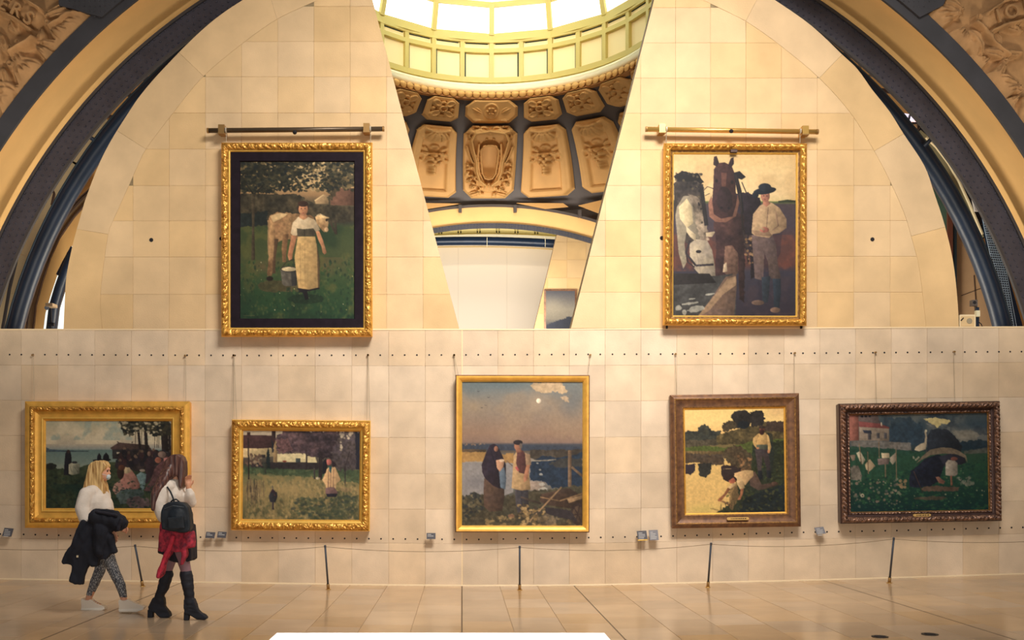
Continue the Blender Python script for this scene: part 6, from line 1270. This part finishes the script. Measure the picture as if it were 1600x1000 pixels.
BLOND = pmat('blonde_hair', ((160, 116, 66), (238, 204, 140)), 'noise', (55, 55, 6), .45)
BRUN = pmat('dark_brown_hair', ((56, 34, 38), (112, 76, 66)), 'noise', (60, 60, 5), .4)
SNAKE = pmat('snake_print_leggings', ((60, 66, 80), (158, 160, 164)), 'voronoi', (52, 52, 30), .6)
KNIT = mat('white_knit', (232, 222, 212), .85, var=.08, vscale=12, bump=.4, bscale=120)
COATM = mat('black_wool_coat', (24, 28, 42), .85, var=.3, vscale=6)
BOOT = mat('black_suede', (26, 30, 44), .7, var=.3, vscale=8)
BAGM = mat('dark_teal_nylon', (22, 34, 46), .6, var=.3, vscale=7)
SKIRTM = mat('black_skirt_cloth', (26, 26, 38), .8)
PLAID = pmat('red_check_flannel', ((110, 34, 56), (196, 54, 76)), 'noise', (26, 26, 22), .8)
SHOEW = mat('white_leather', (246, 236, 222), .45); SOLEW = mat('white_rubber', (252, 246, 236), .5)
MASKM = mat('pale_blue_mask', (196, 214, 222), .8)
BLK = mat('dark_pupil', (30, 24, 26), .4); LIP = mat('lips', (180, 96, 90), .5)

def person_space(Yp):
    def Q(zx, zy, dy=0.): p = P(100+zx/3.224, 690+zy/3.224, Yp); return Vector((p.x, Yp+dy, p.z))
    def L(pts): return [(Q(x, y).x, Q(x, y).z) for x, y in pts]
    return Q, L, Yp/F/3.224
def hand(b, wrist, palm_dir, side, up, curl, s=1.0):
    "palm and five bent fingers added to blob b; palm_dir/side unit vectors"
    d = Vector(palm_dir).normalized(); sd = Vector(side).normalized(); u = Vector(up).normalized()
    wv = Vector(wrist); b.limb([wv, wv+d*.035*s], (.025*s, .027*s)); b.limb([wv+d*.03*s+sd*.016*s, wv+d*.075*s+sd*.022*s], (.018*s, .014*s)); b.limb([wv+d*.03*s-sd*.016*s, wv+d*.072*s-sd*.022*s], (.018*s, .013*s)); b.limb([wv+d*.04*s, wv+d*.076*s], (.018*s, .015*s))
    for k, (o, ln) in enumerate(((.030, .062), (.011, .072), (-.009, .067), (-.028, .052))):
        p0 = wv+d*.07*s+sd*o*s; a = curl*(.8+.12*k); p1 = p0+(d*math.cos(a)+u*math.sin(a))*ln*.45*s; p2 = p1+(d*math.cos(a*1.9)+u*math.sin(a*1.9))*ln*.32*s; p3 = p2+(d*math.cos(a*2.5)+u*math.sin(a*2.5))*ln*.26*s
        b.limb([p0, p1, p2, p3], (.0095*s, .0085*s, .0078*s, .0065*s), 8)
    t0 = wv+d*.02*s+sd*.024*s; t1 = t0+(d*.6+sd*.7+u*.25).normalized()*.034*s; t2 = t1+(d*.85+sd*.2+u*.45).normalized()*.028*s; b.limb([t0, t1, t2], (.0125*s, .0105*s, .008*s), 8)

# ---- fair-haired woman in white sweater, walking to the right
Yb_ = (EYE-zfloor(-3.9))*F/(954.5-732)
Q, L, u_ = person_space(Yb_)
bl = empty('person', tuple(Q(190, 853)), 'blonde person in white sweater and snake print leggings carrying a black coat', 'person', 'visitors walking past the paintings')
b = Blob()
b.ball(Q(186, 142), (.088, .074, .100)); b.ball(Q(203, 172), (.060, .054, .058), 15); b.ball(Q(196, 160), (.072, .062, .075))
b.ball(Q(229, 160), (.016, .011, .013)); b.limb([Q(224, 146), Q(231, 161)], (.009, .012)); b.ball(Q(222, 184), (.017, .022, .017)); b.ball(Q(225, 173), (.012, .018, .007)); b.ball(Q(224, 139), (.018, .04, .012)); b.ball(Q(186, 158, -.072), (.014, .008, .022), -10)
b.limb([Q(182, 190), Q(174, 232)], (.050, .056)); b.ball(Q(170, 300), (.105, .155, .15)); b.ball(Q(176, 385), (.090, .125, .12)); b.ball(Q(184, 470), (.108, .155, .11)); b.limb([Q(160, 250, -.13), Q(160, 250, .13)], (.06, .06))
NE = Q(150, 395, -.23); NW = Q(268, 446, -.235)
b.limb([Q(146, 260, -.15), Q(132, 330, -.185), NE, NW], (.048, .044, .040, .027)); b.limb([Q(168, 258, .165), Q(190, 380, .2), Q(262, 440, .12)], (.052, .042, .027))
b.limb([Q(196, 480, -.085), Q(268, 655, -.085), Q(300, 720, -.085), Q(318, 800, -.085)], (.088, .054, .05, .032)); b.limb([Q(182, 480, .085), Q(168, 650, .085), Q(140, 715, .085), Q(108, 798, .085)], (.088, .054, .05, .032))
b.limb([Q(318, 805, -.085), Q(375, 828, -.085)], (.03, .03)); b.limb([Q(108, 805, .085), Q(165, 835, .085)], (.03, .03))
hand(b, NW, (.8, -.25, -.55), (.35, -.1, .9), (-.3, .2, -.9), .45); hand(b, Q(262, 440, .12), (1, -.3, -.2), (0, 0, 1), (0, -1, -.2), .5)
b.build('body', SKIN, bl, .0062, 3)
b = Blob(); b.ball(Q(168, 305), (.135, .185, .19)); b.ball(Q(165, 385), (.13, .17, .15)); b.slab(L([(108, 380), (205, 380), (205, 425), (150, 440), (118, 470), (103, 470)]), Yb_-.15, Yb_+.15); b.limb([Q(158, 252, -.12), Q(158, 252, .12)], (.075, .075)); b.ball(Q(200, 335), (.105, .13, .15)); b.limb([Q(176, 232, 0), Q(174, 245, 0)], (.066, .085))
b.limb([Q(140, 262, -.165), Q(128, 330, -.2), Q(150, 392, -.225), Q(200, 418, -.235), Q(235, 432, -.235)], (.075, .078, .068, .056, .045)); b.limb([Q(172, 262, .165), Q(190, 375, .17), Q(240, 435, .12)], (.072, .060, .045)); b.ball(Q(140, 340, -.08), (.09, .14, .15))
b.build('sweater', KNIT, bl, .009, 8, .004, 12)
b = Blob(); b.ball(Q(184, 478), (.116, .163, .105)); b.limb([Q(196, 485, -.085), Q(268, 655, -.085), Q(300, 720, -.085), Q(313, 776, -.085)], (.093, .059, .054, .039)); b.limb([Q(182, 485, .085), Q(168, 650, .085), Q(140, 715, .085), Q(116, 774, .085)], (.093, .059, .054, .039))
b.build('leggings', SNAKE, bl, .009, 3, .003, 20)
HO = [(128, 150), (136, 120), (150, 104), (172, 96), (196, 96), (214, 106), (224, 122), (218, 138), (206, 150), (202, 170), (204, 196), (212, 225), (216, 262), (206, 290), (196, 268), (184, 250), (170, 236), (150, 236), (126, 254), (104, 290), (88, 318), (84, 296), (92, 262), (108, 226), (118, 190)]
b = Blob(); b.ball(Q(180, 136), (.100, .088, .092)); b.slab(L(HO), Yb_-.085, Yb_+.085); b.build('hair', BLOND, bl, .0085, 7, .008, 26, (1, 1, .15))
b = Blob(); b.ball(Q(223, 178), (.024, .043, .034), 12); b.build('face_mask', MASKM, bl, .006, 2)
mk = [Q(222, 170, -.043), Q(205, 164, -.068), Q(188, 160, -.078)]; m_ = MB(); m_.tube(mk, .002, 5); m_.build('mask_loop', MASKM, bl)
for sd in (-1, 1):
    m_ = MB(); m_.dome(Q(225, 148, .032*sd), .009, 8, Vector((1, .3*sd, 0))); m_.build('eye', BLK, bl)
for (ox, oy, dy, rot) in ((78, 787, .085, 0), (296, 781, -.085, 0)):
    SO = [(0, 40), (0, 64), (20, 68), (100, 68), (118, 64), (118, 50), (104, 42), (80, 34), (60, 20), (46, 10), (34, 16), (16, 14), (4, 4), (-2, 14)]
    if ox == 296: SO = [(0, 40), (-2, 62), (14, 70), (90, 66), (120, 58), (126, 44), (108, 34), (84, 28), (58, 14), (42, 6), (30, 12), (14, 12), (2, 6), (-4, 18)]
    b = Blob(); b.slab(L([(ox+x, oy+y) for x, y in SO]), Yb_+dy-.042, Yb_+dy+.042); o = b.build('sneaker', SHOEW, bl, .0055, 3)
    b = Blob(); b.slab(L([(ox-1, oy+57), (ox+1, oy+70), (ox+100, oy+70), (ox+118, oy+60), (ox+117, oy+52)] if ox < 200 else [(ox-2, oy+56), (ox+1, oy+70), (ox+90, oy+69), (ox+122, oy+58), (ox+120, oy+50)]), Yb_+dy-.047, Yb_+dy+.047); b.build('sole', SOLEW, o, .006, 2)
    m_ = MB()
    for i in range(4): c = Q(ox+56+i*9, oy+16+i*6, dy-.01); m_.tube([c+Vector((-.004, -.03, -.01)), c+Vector((.006, .0, .006)), c+Vector((-.004, .04, -.01))], .0035, 5)
    m_.build('laces', SOLEW, o)
coat = empty('black_coat', tuple(Q(200, 640, -.3)), 'black winter coat draped over the forearm of the blonde person', 'coat')
CO = [(196, 340), (230, 333), (275, 332), (322, 345), (358, 370), (370, 398), (360, 425), (338, 444), (318, 445), (300, 438), (286, 455), (292, 480), (306, 510), (316, 545), (292, 553), (268, 578), (236, 574), (226, 612), (196, 612), (186, 598), (165, 650), (150, 702), (118, 700), (90, 684), (98, 650), (104, 608), (60, 604), (50, 590), (70, 550), (100, 500), (125, 430), (150, 382), (176, 395)]
b = Blob(); b.slab(L(CO), Yb_-.36, Yb_-.28); b.limb([Q(215, 375, -.33), Q(325, 395, -.34)], (.085, .085)); b.limb([Q(190, 420, -.32), Q(130, 520, -.32), Q(90, 580, -.32)], (.07, .075, .05)); b.limb([Q(250, 430, -.34), Q(240, 540, -.34)], (.09, .07)); b.limb([Q(290, 470, -.34), Q(300, 530, -.33)], (.05, .035)); b.limb([Q(150, 560, -.3), Q(122, 670, -.28)], (.05, .045))
b.build('cloth', COATM, coat, .009, 5, .016, 9, (1.3, 1, .7))
b = Blob(); b.limb([Q(352, 384, -.40), Q(336, 432, -.40)], (.022, .02)); b.limb([Q(230, 345, -.40), Q(330, 362, -.41)], (.016, .018)); b.build('fur_trim', mat('coat_dark_trim', (34, 34, 46), .9), coat, .007, 3, .004, 40)
m_ = MB(); m_.box(tuple(Q(130, 568, -.375)), tuple(Q(138, 558, -.36))); m_.build('coat_label', mat('cream_label', (214, 200, 170), .7), coat)

# ---- dark-haired woman, turned towards the wall
Yd_ = (EYE-zfloor(-2.9))*F/(967-732)
Q, L, u_ = person_space(Yd_)
br_ = empty('person', tuple(Q(570, 892)), 'dark long-haired person in white top, short black skirt and tall black heeled boots', 'person', 'visitors walking past the paintings')
b = Blob()
b.ball(Q(570, 118), (.082, .088, .102)); b.ball(Q(584, 148, .04), (.055, .055, .056)); b.ball(Q(590, 138, .085), (.010, .014, .014)); b.ball(Q(594, 150, .075), (.014, .012, .007)); b.ball(Q(590, 164, .06), (.018, .016, .014)); b.ball(Q(566, 132, -.078), (.016, .01, .024))
b.limb([Q(568, 160), Q(558, 205)], (.048, .055)); b.ball(Q(552, 270), (.10, .150, .14)); b.ball(Q(560, 360), (.085, .115, .12)); b.ball(Q(568, 450), (.105, .15, .11)); b.limb([Q(545, 222, -.12), Q(548, 222, .12)], (.056, .056))
FE = Q(628, 312, .05); FW = Q(628, 228, -.02)
b.limb([Q(560, 232, .155), FE, FW], (.050, .042, .026)); b.limb([Q(530, 238, -.14), Q(510, 306, -.175), Q(528, 370, -.19), Q(606, 405, -.22)], (.046, .042, .040, .027))
b.limb([Q(560, 465, .08), Q(512, 640, .08), Q(486, 720, .08), Q(466, 800, .08)], (.086, .053, .05, .032)); b.limb([Q(578, 465, -.08), Q(624, 640, -.08), Q(636, 720, -.08), Q(642, 805, -.08)], (.086, .053, .05, .032))
b.limb([Q(466, 805, .08), Q(482, 846, .08)], (.025, .02)); b.limb([Q(642, 810, -.08), Q(658, 848, -.08)], (.025, .02))
hand(b, FW, (.0, -.1, 1), (.9, .4, 0), (.35, -.9, .2), .55, 1.0); hand(b, Q(606, 405, -.22), (1, -.1, -.35), (0, -.3, 1), (0, .6, -1), .6)
b.build('body', SKIN, br_, .0062, 3)
b = Blob(); b.limb([Q(562, 470, .08), Q(512, 640, .08), Q(498, 690, .08)], (.089, .056, .054)); b.limb([Q(580, 470, -.08), Q(624, 640, -.08), Q(630, 690, -.08)], (.089, .056, .054)); b.build('tights', TIGHT, br_, .009, 3)
b = Blob(); b.ball(Q(548, 275), (.125, .175, .155)); b.slab(L([(500, 250), (590, 260), (585, 330), (560, 380), (505, 398), (484, 372)]), Yd_-.15, Yd_+.14); b.limb([Q(542, 226, -.12), Q(548, 224, .12)], (.068, .068)); b.limb([Q(562, 196), Q(556, 215)], (.056, .08))
b.limb([Q(522, 238, -.155), Q(506, 310, -.19), Q(528, 370, -.2), Q(580, 398, -.215)], (.070, .074, .066, .046)); b.limb([Q(568, 236, .155), Q(600, 290, .11), Q(630, 306, .05), Q(634, 268, .0), Q(630, 245, -.015)], (.066, .064, .066, .055, .036))
b.build('white_top', KNIT, br_, .009, 8, .004, 13)
HD = [(520, 100), (535, 80), (560, 66), (586, 64), (604, 76), (614, 98), (616, 135), (613, 180), (606, 225), (600, 240), (592, 222), (588, 186), (580, 168), (566, 178), (548, 192), (530, 202), (512, 232), (503, 280), (494, 330), (482, 338), (474, 325), (474, 275), (482, 215), (500, 155)]
b = Blob(); b.ball(Q(566, 112), (.098, .095, .10)); b.slab(L(HD), Yd_-.10, Yd_+.07); b.limb([Q(530, 140, -.07), Q(512, 205, -.16), Q(494, 262, -.235), Q(486, 335, -.25)], (.05, .05, .045, .025)); b.limb([Q(545, 130, -.07), Q(532, 190, -.16), Q(512, 240, -.23)], (.05, .045, .03)); b.build('hair', BRUN, br_, .0085, 7, .008, 26, (1, 1, .15))
b = Blob(); b.slab(L([(508, 388), (566, 396), (648, 420), (654, 500), (656, 592), (640, 600), (600, 606), (556, 600), (520, 566), (490, 556), (498, 470)]), Yd_-.13, Yd_+.13); b.ball(Q(570, 440), (.12, .165, .12)); b.build('skirt', SKIRTM, br_, .009, 6, .008, 12, (1.5, 1.5, .3))
for nm, sh, prof, heel, dy in (('rear', [Q(508, 672, .08), Q(492, 730, .08), Q(476, 762, .08), Q(468, 800, .08)], [(440, 790), (494, 784), (500, 835), (522, 862), (530, 884), (520, 891), (478, 891), (452, 868), (440, 862), (418, 858), (416, 835)], [(413, 850), (440, 860), (437, 893), (412, 893)], .08),
                               ('front', [Q(626, 664, -.08), Q(636, 725, -.08), Q(642, 765, -.08), Q(642, 805, -.08)], [(618, 790), (668, 786), (690, 845), (724, 868), (734, 884), (724, 892), (684, 890), (655, 870), (642, 864), (622, 860), (618, 835)], [(618, 850), (644, 864), (641, 893), (617, 893)], -.08)):
    b = Blob(); b.limb(sh, (.068, .062, .052, .05), 16); b.slab(L(prof), Yd_+dy-.04, Yd_+dy+.04); o = b.build('tall_boot', BOOT, br_, .0075, 3, .006, 16, (.6, .6, 1.6))
    b = Blob(); b.slab(L(heel), Yd_+dy-.034, Yd_+dy+.034); b.build('block_heel', BOOT, o, .006, 1)
bag = empty('backpack', tuple(Q(620, 446, -.3)), 'black backpack hanging from the arm of the dark-haired person', 'bag')
BO = [(546, 345), (556, 312), (580, 299), (620, 296), (655, 302), (676, 322), (686, 360), (688, 415), (682, 440), (650, 446), (596, 440), (552, 430), (544, 390)]
b = Blob(); b.slab(L(BO), Yd_-.40, Yd_-.26); b.ball(Q(625, 370, -.34), (.11, .10, .13)); b.build('bag_body', BAGM, bag, .008, 8, .006, 11)
b = Blob(); b.slab(L([(585, 372), (660, 366), (668, 425), (590, 430)]), Yd_-.455, Yd_-.40); b.build('front_pocket', BAGM, bag, .007, 5, .003, 14)
m_ = MB(); m_.tube([Q(548, 226, -.20), Q(566, 250, -.21), Q(584, 278, -.25), Q(600, 300, -.32)], .009, 8); m_.tube([Q(584, 300, -.33), Q(596, 288, -.33), Q(612, 286, -.33), Q(626, 298, -.33)], .008, 8); m_.build('strap', BAGM, bag, True)
m_ = MB(); m_.tube([Q(566, 330, -.405), Q(610, 315, -.425), Q(660, 322, -.41)], .003, 6); m_.build('zip', mat('zip_metal', (96, 104, 112), .4, .5), bag)
jk = empty('red_jacket', tuple(Q(600, 670, -.25)), 'red checked jacket hanging under the black backpack', 'jacket')
JO = [(528, 392), (548, 432), (600, 446), (650, 450), (686, 442), (690, 480), (688, 522), (660, 530), (646, 520), (652, 560), (634, 608), (620, 612), (632, 560), (628, 540), (598, 546), (580, 542), (562, 580), (545, 615), (534, 655), (520, 674), (503, 672), (512, 625), (530, 580), (546, 545), (516, 541), (520, 470)]
b = Blob(); b.slab(L(JO), Yd_-.27, Yd_-.19); b.limb([Q(560, 460, -.24), Q(556, 520, -.24)], (.05, .04)); b.limb([Q(660, 465, -.25), Q(668, 510, -.25)], (.05, .04)); b.build('cloth', PLAID, jk, .008, 4, .014, 12, (1.6, 1, .5))
b = Blob(); b.limb([Q(552, 560, -.28), Q(530, 620, -.27), Q(512, 668, -.26)], (.022, .02, .016)); b.limb([Q(590, 470, -.29), Q(575, 520, -.29), Q(552, 562, -.285)], (.022, .024, .022)); b.build('sleeve', mat('bright_red_flannel', (206, 54, 80), .8, var=.3, vscale=20), jk, .007, 3, .006, 18)
